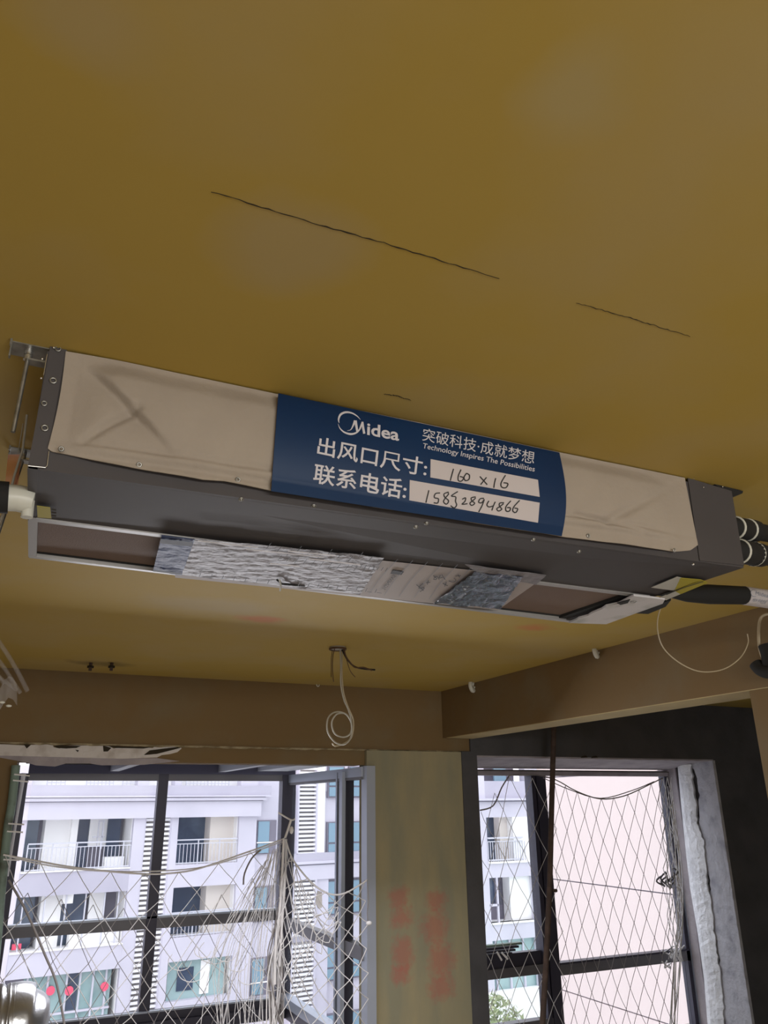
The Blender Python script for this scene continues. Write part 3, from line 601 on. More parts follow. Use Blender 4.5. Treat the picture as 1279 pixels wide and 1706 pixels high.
# ceiling outlet with loose wires and the coiled cable
cx = on_z(563, 1078, CEIL); Yw = cx.y
lo = thing('ceiling_outlet', cx, 'loose wires and a coiled grey cable hanging from the ceiling above the bay', 'wiring')
q = MB(); q.cyl(cx+Vector((0, 0, -.012)), cx, .048, 20); q.build('outlet_box', 'wire_g', lo)
q = MB(); q.ring(cx+Vector((0, 0, -.012)), (0, 0, 1), .046, .006, 20, 6); q.build('outlet_rim', 'wire_b', lo)
def smooth(pts, n=6):
    out = []
    for i in range(len(pts)-1):
        p0 = pts[max(i-1, 0)]; p1 = pts[i]; p2 = pts[i+1]; p3 = pts[min(i+2, len(pts)-1)]
        for k in range(n):
            t = k/n; out.append(0.5*(2*p1+(p2-p0)*t+(2*p0-5*p1+4*p2-p3)*t*t+(3*p1-p0-3*p2+p3)*t**3))
    return out+[pts[-1]]
def wire(px, Y, r, m, name, parent=None, dy=None):
    pts = smooth([on_y(x, y, Y+(dy[i] if dy else 0)) for i, (x, y) in enumerate(px)]); return MB().tube(pts, r, 6).build(name, m, parent)
wire([(558, 1080), (555, 1092), (554, 1112), (556, 1136)], Yw, .0028, 'wire_b', 'wire', lo)
wire([(554, 1082), (552, 1100), (552, 1128)], Yw+.02, .002, 'wire_b', 'wire', lo)
wire([(574, 1080), (578, 1100), (584, 1118), (592, 1128)], Yw, .0022, 'wire_b', 'wire', lo)
wire([(570, 1080), (574, 1090), (580, 1100), (590, 1110), (604, 1114), (625, 1116)], Yw, .0050, 'black', 'wire', lo)
wire([(572, 1080), (577, 1094), (584, 1104), (592, 1112), (606, 1112), (620, 1117)], Yw-.01, .0040, 'wire_b', 'wire', lo)
coil = [(567, 1082), (568, 1110), (568, 1140), (573, 1165), (581, 1183), (586, 1205), (585, 1228), (574, 1240), (558, 1236), (546, 1218), (547, 1196), (560, 1186), (577, 1190), (586, 1206), (584, 1222), (572, 1228), (558, 1222), (553, 1204), (561, 1190), (575, 1188)]
wire(coil, Yw, .0045, 'wire_g', 'cable_coil', lo, [0]*7+[-.02, -.03, -.03, -.02, -.01, 0, .02, .02, .02, .01, 0, 0, 0])
wire([(571, 1082), (570, 1115), (572, 1150), (579, 1175), (589, 1200), (587, 1225), (578, 1236), (560, 1243), (554, 1238)], Yw+.012, .0040, 'wire_w', 'cable_coil', lo)
# small clips by the beams
for px, py, lab in ((993, 1085, 'white cable clip hooked by the beam close to the air conditioner'), (787, 1143, 'white cable clip hooked near the corner of the two beams')):
    p = on_x(px, py, XB-.02); t = thing('cable_clip', (XB, p.y, p.z), lab, 'clip', 'white cable clips on the side beam')
    k = 1.7 if px > 900 else 1.9
    MB().ring(p+Vector((0, 0, 0)), (.7, -1, .1), .019*k, .008*k, 16, 8).build('clip_ring', 'pvc', t)
    MB().tube([p+Vector((-.01, 0, .02)), p+Vector((0, 0, .045)), Vector((XB, p.y, p.z+.05))], .006, 6).build('clip_stem', 'pvc', t)
    MB().tube([p+Vector((.01, 0, -.01)), p+Vector((.035*k, -.01, .0)), p+Vector((.04*k, -.01, -.012))], .006, 6, radii=[.007, .006, .003]).build('clip_tail', 'pvc', t)
p = on_y(530, 1141, YB-.02); q = MB().ring(p, (.3, -1, 0), .012, .004, 12, 6).tube([p+Vector((0, 0, .012)), p+Vector((.01, .02, .03))], .003, 5).build('wall_hook', 'pvc'); tag(q, 'tiny white hook on the beam above the glazed bay', 'hook')
# two dark bolts in the slab
for px, lab in ((152, 'dark ceiling bolt nearer the plastic sheet'), (187, 'dark ceiling bolt nearer the coiled cable')):
    p = on_z(px, 1104, CEIL); t = thing('ceiling_bolt', p, lab, 'bolt', 'dark bolts in the ceiling')
    MB().cyl(p, p+Vector((0, 0, -.05)), .010, 8).build('bolt_shank', 'rust', t); MB().cyl(p+Vector((0, 0, -.02)), p+Vector((0, 0, -.032)), .022, 6).build('bolt_nut', 'blackgap', t)
# looping cable at the unit's far end
wire([(1122, 996), (1106, 1003), (1096, 1030), (1097, 1058), (1108, 1083), (1135, 1106), (1168, 1119), (1205, 1115), (1233, 1096), (1246, 1072), (1245, 1056)], 2.05, .0022, 'wire_w', 'control_cable', ac)
# pipe end and cable on the side beam at the frame's edge
pe = thing('pipe_sleeve_end', on_x(1275, 1110, XB), 'black foam pipe sleeve with a beige cable on the side beam', 'pipe')
X_ = XB-.06
pts = [on_x(x, y, X_) for x, y in ((1259, 1106), (1268, 1116), (1285, 1120), (1320, 1116))]
MB().tube(smooth(pts), .03, 14, radii=None).build('foam_sleeve', 'black', pe)
pts = [on_x(x, y, X_+.02) for x, y in ((1276, 1075), (1281, 1090), (1283, 1110))]; MB().tube(smooth(pts), .035, 14).build('foam_sleeve', 'black', pe)
pts = [on_x(x, y, X_) for x, y in ((1300, 1020), (1275, 1024), (1266, 1034), (1264, 1060), (1266, 1082), (1272, 1100))]; MB().tube(smooth(pts), .007, 8).build('cable', 'wire_w', pe)
MB().box(XB-.05, pts[-1].y-.02, pts[-1].z-.02, XB, pts[-1].y+.01, pts[-1].z+.01).build('wall_clamp', 'black', pe)

# ================================================================ GLAZED BAY (first window)
YG = 7.46; YR0 = YB+0.24
def gy(px, py): return on_y(px, py, YG)
zt_g = gy(278, 1290).z; zb_g = gy(232, 1684).z
X0 = gy(46, 1300).x; XM = gy(272, 1295).x; XR = 2.447
win = thing('window_1', ((X0+XR)/2, YG, 0.35), kind='structure')
def post(x, y, wx, wy, z0, z1, m, name, parent): return MB().box(x-wx/2, y-wy/2, z0, x+wx/2, y+wy/2, z1).build(name, m, parent)
post(X0-.03, YG, .07, .08, .3, zt_g, 'frame', 'window_post', win)
post(XM, YG, .085, .09, .3, zt_g, 'frame', 'window_post', win)
cp_ = post(XR-.01, YG+.0, .13, .11, .3, zt_g, 'frame', 'window_post', win)
zq = gy(160, 1543).z
MB().box(X0, YG-.03, zq-.045, XR, YG+.03, zq+.035).build('transom', 'frame_g', win)
MB().box(X0, YG-.045, zq+.035, XR, YG+.03, zq+.05).build('transom_lip', 'frame_l', win)
MB().box(X0, YG-.04, zt_g-.055, XR, YG+.04, zt_g).build('head_rail', 'frame_g', win)
MB().box(X0, YG-.05, zt_g, XR+.05, YG+.05, zt_g+.10).build('head_beam', 'roofp', win)
zs = gy(160, 1694).z
MB().box(X0, YG-.06, zs-.06, XR, YG+.04, zs+.0).build('sill_rail', 'frame', win)
MB().box(X0, YG-.075, zs, XR, YG-.05, zs+.012).build('sill_lip', 'frame_l', win)
MB().box(X0-.06, YG-.1, .2, XR+.08, YG+.05, zs-.06).build('parapet', 'frame', win)
for a, b in ((X0, XM), (XM, XR)):
    for z0, z1 in ((zs, zq-.045), (zq+.05, zt_g-.055)): MB().box(a+.04, YG-.004, z0, b-.04, YG+.004, z1).build('window_pane', 'glass', win)
# return side: posts, head, rails, panes
Ya = on_x(571, 1330, XR).y; Yc = on_x(606, 1330, XR).y
zh = lambda y: lerp(on_x(612, 1276, XR).z, on_x(492, 1296, XR).z, (y-5.7)/(7.4-5.7))
for yy, wy, m in ((Ya, .15, 'frame'), (Yc-.02, .10, 'frame_l')): post(XR+.03, yy, .07, wy, .3, zh(yy), m, 'window_post', win)
post(XR-.03, Ya-.07, .03, .06, .3, zh(Ya)-.02, 'frame_l', 'sash_stile', win)
post(XR-.012, Ya+.075, .025, .03, .3, zh(Ya)-.02, 'frame_l', 'sash_stile', win)
def yrail(z0, z1, y0, y1, m, name, x0=XR-.02, x1=XR+.05): return MB().hexa([(x0, y0, z0), (x1, y0, z0), (x1, y1, z0), (x0, y1, z0), (x0, y0, z1), (x1, y0, z1), (x1, y1, z1), (x0, y1, z1)]).build(name, m, win)
zz0 = zh(5.9); yrail(zz0-.07, zz0, Yc, YG, 'frame_l', 'head_rail'); yrail(zz0-.09, zz0-.07, Yc, YG, 'frame_g', 'head_rail')
ztr = on_x(595, 1583, XR).z; yrail(ztr-.05, ztr+.04, Yc, Ya+.1, 'frame_g', 'transom'); yrail(ztr-.05, ztr+.03, Ya+.1, YG, 'frame_g', 'transom')
yrail(zs-.04, zs+.03, Yc, YG, 'frame_l', 'sill_rail', XR-.04); yrail(.2, zs-.04, YR0, YG, 'frame', 'parapet', XR, XR+.05)
for y0, y1 in ((Yc+.04, Ya-.07), (Ya+.08, YG-.06)):
    for z0, z1 in ((zs+.03, ztr-.05), (ztr+.04, zz0-.09)): MB().box(XR+.02, y0, z0, XR+.028, y1, z1).build('window_pane', 'glass', win)
# left return, dim
MB().box(X0-.16, YR0, .2, X0-.10, YG, zt_g).build('side_panel', 'frame_g', win)
# roof of the bay with two white beams
MB().box(X0-.16, YR0, zt_g+.10, XR+.1, YG+.1, zt_g+.14).build('roof_panel', 'roofp', win)
for px in (185, 365):
    x = on_y(px+10, 1287, YG-.1).x; MB().box(x-.05, YR0+.05, zt_g+.02, x+.02, YG-.05, zt_g+.10).build('roof_beam', 'purlin', win)
MB().box(XR-.32, YR0+.3, zt_g+.03, XR-.03, YG-.05, zt_g+.098).build('roof_beam', 'purlin', win)
# jamb with bright slit and clipped green pipe
pz = [on_y(x, y, YB-.035) for x, y in ((27, 1275), (20, 1340), (14, 1375), (8, 1430), (2, 1490), (-8, 1600), (-30, 1780))]
gp = thing('drain_pipe', (pz[-1].x, YB-.035, 0), 'grey green pipe clipped up the jamb of the glazed bay', 'pipe')
MB().tube(smooth(pz)+[Vector((pz[-1].x, YB-.035, 0))], .026, 12).build('pipe_run', 'greenpipe', gp)
for (x, y) in ((24, 1290), (22, 1300), (14, 1372), (12, 1385), (6, 1432)):
    p = on_y(x, y, YB-.06); MB().tube([p, p+Vector((.09, .02, -.008))], .005, 6).build('pipe_clip', 'net', gp)
jb = MB().box(0.065, YB+.24, .3, X0-.10, YG-.8, zt_g+.08).build('wall_bay_jamb', 'render2'); tag(jb, kind='structure')
ls = MB().tube([on_y(40, 1288, YG-.4), on_y(27, 1370, YG-.4), on_y(12, 1460, YG-.4)], .018, 6, radii=[.02, .012, .015]).build('bright_slit', 'net', win)  # white strip standing in for the bright slit beside the post

# ================================================================ SECOND WINDOW
YV = 6.26
def vy(px, py): return on_y(px, py, YV)
w2 = thing('window_2', (4.7, YV, .0), kind='structure')
zt2 = vy(1000, 1284).z
MB().box(3.42, YV-.04, zt2-.05, 5.98, YV+.04, zt2).build('head_rail', 'render2', w2)
MB().box(3.42, YV-.05, zt2-.012, 5.98, YV-.04, zt2-.006).build('head_lip', 'blackgap', w2)
xm = vy(899, 1400).x; MB().box(xm-.075, YV-.05, 0, xm-.035, YV+.06, zt2-.05).build('window_post', 'frame', w2); MB().box(xm-.02, YV-.05, 0, xm+.08, YV+.06, zt2-.05).build('window_post', 'frame', w2)
MB().box(xm-.035, YV-.02, 0, xm-.02, YV+.05, zt2-.05).build('post_joint', 'frame_g', w2)
xr = vy(1110, 1300).x; MB().box(xr-.05, YV-.03, 0, xr+.02, YV+.05, zt2-.05).build('window_post', 'frame', w2)
MB().box(xr+.02, YV-.03, 0, xr+.12, YV+.05, zt2-.02).build('window_post', 'frame_g', w2)
MB().box(xr-.01, YV-.045, 0, xr+.002, YV-.03, zt2-.3).build('post_lip', 'frame_l', w2)
z2 = vy(1030, 1602).z; MB().box(xm+.08, YV-.03, z2-.05, xr, YV+.05, z2+.03).build('transom', 'frame_g', w2); MB().box(xm+.08, YV-.035, z2+.03, xr, YV+.05, z2+.045).build('transom', 'frame', w2)
z3 = vy(850, 1618).z; MB().box(3.42, YV-.03, z3-.04, xm-.07, YV+.05, z3+.03).build('transom', 'frame_g', w2); MB().box(3.42, YV-.01, z3+.03, xm-.07, YV+.06, z3+.13).build('transom', 'frame', w2)
MB().box(3.42, YV-.03, 0, 3.47, YV+.05, zt2-.05).build('window_post', 'frame', w2)
for a, b in ((3.47, xm-.08), (xm+.08, xr-.05)):
    for c_, d_ in ((.0, (z2 if a > 4 else z3)-.05), ((z2+.03) if a > 4 else (z3+.12), zt2-.05)): MB().box(a, YV+.01, c_, b, YV+.016, d_).build('window_pane', 'glass', w2)
zlo = vy(850, 1704).z
MB().box(3.42, YV-.04, zlo-.06, xm, YV+.05, zlo).build('transom', 'frame_g', w2)
# folded dark slats resting on the small transom
bl = thing('folded_blind', (3.85, YV-.02, z3+.13), 'stack of dark slats resting on the transom of the netted window', 'slats')
for k in range(4): MB().box(3.47+.03*k, YV-.05, z3+.13+.022*k, 4.02+.035*k, YV+.0, z3+.145+.022*k).build('slat', 'frame' if k < 3 else 'greenpipe', bl)

# leaning rusty pole
pp = [on_y(923, 1206, 5.36), on_y(919, 1350, 5.36), on_y(916, 1476, 5.36), on_y(910, 1600, 5.36), on_y(904, 1706, 5.36)]
pd = (pp[-1]-pp[0]).normalized(); end = pp[-1]+pd*((pp[-1].z)/-pd.z)
rp = thing('steel_pole', end, 'slim rusty steel pole leaning in front of the netted window', 'pole')
MB().tube([pp[0]-pd*((CEIL-pp[0].z)/pd.z*-1)*-1 if False else pp[0]+(-pd)*((CEIL-pp[0].z)/(-pd.z))]+pp+[end], .022, 10).build('pole_tube', 'rust', rp)
q = on_y(922, 1484, 5.34); MB().tube([q, q+Vector((.03, 0, 0))], .012, 8).build('pole_bolt', 'rust', rp)

# ================================================================ NETS
def net(top, bot, nx, ny, Yf, r, skew=0.0, jit=1.5, tpow=1.0, half=None):
    mb = MB(); nd = {}
    def node(i, j):
        if (i, j) in nd: return nd[(i, j)]
        s = min(1, max(0, (i+skew*j)/(2*nx))); t = (j/ny)**tpow
        a = poly_at(top, s); b = poly_at(bot, s); rr = random.Random(i*977+j*131)
        x = lerp(a[0], b[0], t)+rr.uniform(-jit, jit); y = lerp(a[1], b[1], t)+rr.uniform(-jit, jit)*(1 if j else .3)
        nd[(i, j)] = on_y(x, y, Yf(s, t)); return nd[(i, j)]
    for j in range(ny):
        for i in range(0, 2*nx+1):
            if (i+j) % 2: continue
            for d in (-1, 1):
                if 0 <= i+d <= 2*nx:
                    a = node(i, j); b = node(i+d, j+1); mb.tube([a, a.lerp(b, .5)+Vector((0, .004, -.004)), b], r, 3, caps=False)
    return mb
def rope(px, Y, r, m, name, parent): return MB().tube(smooth([on_y(x, y, Y) for x, y in px], 4), r, 5).build(name, m, parent)
YN = YB-.085
top1 = [(6, 1424), (60, 1434), (130, 1446), (240, 1456), (310, 1452), (360, 1438), (400, 1424), (440, 1410), (474, 1397)]
n1 = thing('safety_net', on_y(240, 1456, YN), 'wide white safety net strung across the glazed bay', 'net')
net(top1, [(-60, 1800), (80, 1810), (200, 1810), (320, 1800), (470, 1790)], 8, 9, lambda s, t: YN+.05*math.sin(s*7+t*4), .0026, jit=5).build('net_mesh', 'net', n1)
net([(-10, 1480), (120, 1500), (240, 1520), (350, 1500), (470, 1440)], [(-40, 1790), (120, 1800), (260, 1800), (390, 1800), (470, 1790)], 9, 6, lambda s, t: YN+.02+.04*math.sin(s*9+t*3), .0022, jit=7).build('net_mesh', 'net_g', n1)
rope(top1, YN, .0055, 'net', 'border_rope', n1)
rope([(6, 1424), (70, 1440), (150, 1450), (240, 1452), (330, 1446), (400, 1428), (470, 1402)], YN+.02, .004, 'net', 'border_rope', n1)
rope([(15, 1466), (45, 1520), (75, 1590), (95, 1640), (110, 1720)], YN-.03, .007, 'net_g', 'tie_rope', n1)
rope([(435, 1416), (420, 1430), (408, 1455), (406, 1474)], YN-.02, .006, 'net_g', 'tie_rope', n1)
rnd = random.Random(3)
for k in range(34):      # slack strands gathered toward the corner post
    x = 350+k*3.6; xt = 470-(34-k)*.9+rnd.uniform(-6, 6); y0 = 1400+(34-k)*1.0+rnd.uniform(0, 14)
    rope([(xt, y0), (lerp(xt, x, .45)+rnd.uniform(-5, 5), 1500), (x+rnd.uniform(-14, 14), 1600+rnd.uniform(-10, 10)), (x+rnd.uniform(-22, 14), 1740)], YN+rnd.uniform(-.08, .05), .0020, 'net', 'net_strand', n1)
for k in range(12):
    x = 300+k*19; y = 1600+rnd.uniform(-20, 60); rr = rnd.uniform(12, 26)
    rope([(x+rr*math.cos(a*.8), y+rr*.8*math.sin(a*.8)) for a in range(0, 6)], YN+rnd.uniform(-.04, .06), .0024, 'net', 'net_strand', n1)
# the second, finer net pulled up at the corner post
n2 = thing('safety_net', on_y(475, 1396, YN-.06), 'bunched white net hung between the corner post and the ochre column', 'net')
top2 = [(476, 1398), (486, 1428), (505, 1455), (528, 1478), (552, 1490), (575, 1488), (600, 1474), (612, 1466)]
net(top2, [(462, 1800), (490, 1800), (520, 1800), (550, 1800), (580, 1800), (612, 1800)], 5, 16, lambda s, t: YN-.06+.05*math.sin(s*8+t*7), .0036, jit=2.5, tpow=1.1).build('net_mesh', 'net', n2)
net([(476, 1404), (500, 1470), (545, 1520), (560, 1500)], [(455, 1640), (490, 1640), (530, 1590), (570, 1540)], 7, 7, lambda s, t: YN-.1, .0036, jit=4).build('net_mesh', 'net', n2)
rope(top2, YN-.06, .006, 'net', 'border_rope', n2)
rope([(464, 1354), (485, 1366), (492, 1364)], YN-.02, .006, 'net', 'tie_rope', n2); rope([(485, 1366), (480, 1382), (475, 1396)], YN-.04, .009, 'net', 'tie_rope', n2)
MB().ball(on_y(486, 1383, YN-.05), .016, 8, (1, 1, 1.6)).build('knot', 'net', n2)
rope([(473, 1398), (470, 1460), (466, 1520), (460, 1570), (458, 1640)], YN-.06, .010, 'net', 'tie_rope', n2)
rope([(477, 1398), (475, 1470), (470, 1540), (466, 1610)], YN-.05, .008, 'net', 'tie_rope', n2)
for k in range(16): rope([(472+rnd.uniform(-4, 5), 1430+k*5), (466+rnd.uniform(-8, 8), 1540), (458+rnd.uniform(-14, 14), 1620+rnd.uniform(-20, 20)), (462+rnd.uniform(-18, 18), 1740)], YN-.03+rnd.uniform(-.03, .03), .0045, 'net_g' if k % 2 else 'net', 'net_strand', n2)
MB().prism([on_y(x, y, YN+.02) for x, y in ((530, 1484), (537, 1486), (537, 1512), (531, 1514), (526, 1503))], (0, .01, 0)).build('tag_label', 'net', n2)
rope([(612, 1466), (614, 1500), (612, 1522), (614, 1540)], YN-.10, .003, 'net_g', 'tie_rope', n2)
MB().ball(on_y(615, 1538, YN-.12), .018, 8, (1.3, 1, .8)).build('knot', 'net', n2)
nl = on_y(618, 1467, YB-.02); MB().tube([nl, nl+Vector((-.05, 0, 0))], .003, 5).build('nail', 'rust', n2)
# net over the second window
YM = Y2+.14
top3 = [(800, 1352), (825, 1335), (847, 1292), (885, 1290), (925, 1299), (960, 1318), (1000, 1331), (1040, 1326), (1080, 1308), (1104, 1296)]
n3 = thing('safety_net', on_y(960, 1318, YM), 'sagging diamond safety net across the window beside the rusty pole', 'net')
net([(800, 1352), (847, 1292), (925, 1299)], [(800, 1790), (870, 1795), (950, 1800)], 4, 12, lambda s, t: YM-.03, .0028, jit=2.5).build('net_mesh', 'net', n3)
net([(922, 1300), (960, 1318), (1000, 1331), (1040, 1326), (1080, 1308), (1104, 1296)], [(938, 1800), (990, 1800), (1040, 1790), (1090, 1780), (1135, 1770)], 9, 13, lambda s, t: YM+.05*math.sin(s*5), .0026, jit=1.6).build('net_mesh', 'net_g', n3)
net([(1096, 1296), (1118, 1294)], [(1116, 1600), (1138, 1600)], 3, 16, lambda s, t: YM+.05, .0038, jit=2.5).build('net_mesh', 'net', n3)
rope(top3[2:], YM, .005, 'net_g', 'border_rope', n3); rope([(800, 1350), (822, 1342), (836, 1312), (848, 1293)], YM, .006, 'net_g', 'border_rope', n3)
rope([(905, 1296), (950, 1316), (1000, 1330), (1050, 1318), (1090, 1302)], YM+.02, .004, 'net_g', 'border_rope', n3)
for k in range(10): rope([(1118+rnd.uniform(-6, 8), 1300+k*10), (1126+rnd.uniform(-8, 8), 1420), (1134+rnd.uniform(-8, 6), 1520), (1128+rnd.uniform(-8, 7), 1600), (1120+rnd.uniform(-8, 9), 1720)], YM+.1, .0038, 'net', 'net_strand', n3)
for k in range(9):
    x, y = 1098+rnd.uniform(-6, 26), 1455+rnd.uniform(-12, 14); rope([(x, y), (x+rnd.uniform(-9, 9), y+8), (x+rnd.uniform(-9, 9), y+16)], YM+.1, .008, 'frame_g', 'net_knot', n3)
for k in range(10):
    x, y = 1122+rnd.uniform(-14, 14), 1590+rnd.uniform(-16, 20); rope([(x, y), (x+rnd.uniform(-14, 14), y+8), (x+rnd.uniform(-14, 14), y-4)], YM+.15, .006, 'net', 'net_knot', n3)
rope([(836, 1500+87), (846, 1598)], YM-.02, .008, 'net', 'net_knot', n3); rope([(828, 1586), (836, 1600)], YM-.02, .008, 'net', 'net_knot', n3)

# ================================================================ FOIL DUCT
Yf = 4.3
def fp(x, y): return on_y(x, y, Yf)
e0 = fp(74, 1700); ctr = fp(20, 1704); dr = Vector((-1, 0, .0))
fd = thing('foil_duct', (ctr.x-.55, Yf, 0), 'shiny ribbed foil duct end standing below the glazed bay', 'duct')
path = [ctr+Vector((.0, 0, 0)), ctr+Vector((-.12, 0, -.005)), ctr+Vector((-.28, 0, -.05)), ctr+Vector((-.42, 0, -.2)), ctr+Vector((-.46, 0, -.45)), Vector((ctr.x-.46, Yf, .0))]
path = smooth(path, 12); RR = .150; radii = [RR*(1+.06*math.sin(i*2.2)) for i in range(len(path))]
MB().tube(path, RR, 28, radii=radii).build('duct_hose', 'foil', fd)
cap = []; 
for i in range(12):
    t = i/11; cap.append(ctr+Vector((-.01+.165*t, 0, .004*math.sin(t*9))))
MB().tube(cap, RR, 28, radii=[RR*1.02*max(.03, math.sqrt(max(0, 1-(i/11)**3.2))) for i in range(12)]).build('duct_cap', 'foil', fd)

# ================================================================ OUTSIDE
tag(MB().box(-60, 9, -16.2, 70, 110, -16).build('ground', 'ground'), kind='structure')
def plane(th, D):
    a = Vector((math.cos(th), math.sin(th), 0)); n = Vector((-math.sin(th), math.cos(th), 0))
    def px(x, y, off=0): d = ray(x, y); p = d*((D+off)/d.dot(n)); return (p.dot(a), p.z)
    def P(s, z, off): return a*s+n*(D+off)+Vector((0, 0, z+CZ))
    def B(mb, s0, z0, s1, z1, o0, o1):
        s0, s1 = sorted((s0, s1)); z0, z1 = sorted((z0, z1))
        return mb.hexa([P(s0, z0, o0), P(s1, z0, o0), P(s1, z0, o1), P(s0, z0, o1), P(s0, z1, o0), P(s1, z1, o0), P(s1, z1, o1), P(s0, z1, o1)])
    return px, P, B
px, PP, B = plane(math.radians(7), 36.0)
bd1 = thing('apartment_building', PP(11, -18, 0), 'pale lavender apartment block with balconies opposite the glazed bay', 'building')
def part(m, name, boxes, parent=bd1, BB=None):
    mb = MB()
    for b in boxes: (BB or B)(mb, *b)
    return mb.build(name, m, parent)
PITCH_F = 2.8
rows = [2.33-.0, -0.47, -3.27, -6.07, -8.87, -11.67]      # heads of the openings
b1 = (5.5, 9.72); b2 = (11.66, 14.5)
# piers and bands
part('fac', 'pier', [(4.2, -18, 5.5, 1.6, 0, .5)]); part('fac', 'pier', [(9.72, -18, 10.2, 1.6, -.05, .5)]); part('fac', 'pier', [(11.36, -18, 11.66, 1.6, -.05, .5)]); part('fac', 'pier', [(14.5, -18, 15.36, 1.6, 0, .5)])
part('fac', 'wall', [(-14, -18, 4.2, 6, 0, .6)])
for i, z in enumerate(rows):
    top = rows[i-1]-1.95 if i else 6
    if i == 1:
        part('fac', 'floor_band', [(4.0, z, 15.45, .22, -.25, .3)]); part('fac', 'cornice', [(3.9, .22, 15.6, .34, -.42, .3)]); part('facgap', 'cornice_joint', [(3.9, .335, 15.6, .37, -.36, .3)]); part('fac', 'cornice', [(3.9, .37, 15.8, .43, -.5, .3)])
        part('fac2', 'parapet', [(4.0, .43, 15.9, .85, -.3, .3)]); part('facgap', 'cornice_joint', [(3.9, .19, 15.5, .22, -.30, .3)])
    elif i > 1:
        part('fac2' if i % 2 == 0 else 'fac', 'parapet', [(b1[0], z, b1[1], top, -.04, .25)]); part('fac', 'parapet', [(b2[0], z, b2[1], top+.04, -.04, .25)])
        part('facw', 'parapet_cap', [(b1[0], top, b1[1], top+.05, -.10, .3)])
for i, z in enumerate(rows):
    zb = z-1.95
    if i >= 1:      # recesses behind
        part('room' if i != 1 else 'room', 'recess_wall', [(b1[0], zb, b1[1], z, 1.6, 1.8)]); part('facw', 'recess_slab', [(b1[0], zb-.1, b1[1], zb, .2, 1.8)]); part('fac2', 'recess_slab', [(b1[0], z, b1[1], z+.1, .2, 1.8)])
        part('facw', 'recess_side', [(b1[1]-.02, zb, b1[1], z, .2, 1.7)]); part('facw', 'recess_side', [(b1[0], zb, b1[0]+.03, z, .2, 1.7)])
        part('dglass', 'glazing', [(b2[0], zb, 13.35, z, 1.3, 1.35)]); part('facc', 'recess_wall', [(13.35, zb, b2[1], z, .6, 1.5)]); part('facw', 'recess_slab', [(b2[0], zb-.1, b2[1], zb, .2, 1.5)]); part('fac2', 'recess_slab', [(b2[0], z, b2[1], z+.1, .2, 1.5)])
        part('facw', 'recess_side', [(b2[1]-.03, zb, b2[1], z, .2, 1.4)])
def rail(s0, s1, zb, h, mb=None):
    boxes = [(s0, zb+h-.05, s1, zb+h, -.02, .03), (s0, zb+h-.2, s1, zb+h-.165, -.01, .02), (s0, zb+.08, s1, zb+.12, -.01, .02)]
    n = int((s1-s0)/.155)
    for k in range(n+1):
        s = lerp(s0, s1, k/n); t = .045 if k % 6 == 0 else .022; boxes.append((s-t/2, zb, s+t/2, zb+h-(.05 if k % 6 == 0 else .17), 0, .03 if k % 6 == 0 else .02))
    return part('rail', 'balustrade', boxes)
rail(b1[0]+.15, b1[1]-.02, rows[1]-1.95, 1.08); rail(b2[0], b2[1]-.05, rows[1]-1.95, 1.05); rail(b2[0], b2[1]-.1, rows[2]-1.95, 1.0)
for s0, s1 in ((6.05, 6.75), (7.6, 8.7), (9.1, 9.6), (11.9, 13.9)): rail(s0, s1, .85, .75)
part('facw', 'wall', [(4.0, .85, 15.4, 3.5, .5, .8)]); part('fac', 'wall', [(15.36, .6, 20, 6, .3, .8)])
# furnishing of the first balcony row
part('facw', 'recess_wall', [(6.35, rows[1]-1.95, 7.35, rows[1]-.0, .9, 1.59)])['label'] = 'pale dividing wall'
part('facw', 'white_post', [(7.35, rows[1]-1.95, 7.62, rows[1], .7, 1.5)]); part('dglass', 'glazing', [(7.62, rows[1]-1.95, 8.22, rows[1], 1.4, 1.45)]); part('dglass', 'glazing', [(8.95, rows[1]-1.95, 9.5, rows[1], 1.2, 1.25)])
part('facw', 'recess_wall', [(8.22, rows[1]-1.1, 8.95, rows[1], 1.3, 1.5)]); part('facw', 'white_box', [(8.75, rows[1]-1.95, 9.55, rows[1]-1.5, .3, .7)])
part('rail', 'scaffold_frame', [(8.48, rows[1]-1.2, 8.52, rows[1]-.1, .9, .94), (8.66, rows[1]-1.2, 8.72, rows[1]-.1, .9, .94), (8.48, rows[1]-.12, 8.72, rows[1]-.07, .9, .94), (8.3, rows[1]-.75, 8.8, rows[1]-.7, .9, .94)])
part('dglass', 'room_gap', [(b1[0]+.05, rows[1]-1.95, 6.2, rows[1]-.0, 1.5, 1.55)])
# second row: enclosed with slim white mullions
z = rows[2]; zb = z-1.95
for s in (5.75, 6.55, 7.35, 8.1, 8.85, 9.4): part('rail', 'window_mullion', [(s, zb, s+.05, z, .1, .16)])
part('facw', 'recess_wall', [(6.55, zb, 7.35, z-.0, .8, 1.5)]); part('dglass', 'glazing', [(7.4, zb, 8.3, z, 1.1, 1.2)]); part('dglass', 'glazing', [(5.6, zb, 6.4, z, 1.2, 1.25)]); part('facw', 'bright_window', [(8.45, zb+.9, 9.05, z, .9, 1.0)]); part('facw', 'white_box', [(7.7, zb, 9.65, zb+.62, .35, .8)]); part('facw', 'white_box', [(7.25, z-.35, 7.65, z, .2, .5)])
part('pink', 'laundry', [(5.62, zb+.1, 5.95, zb+.3, .3, .4)])
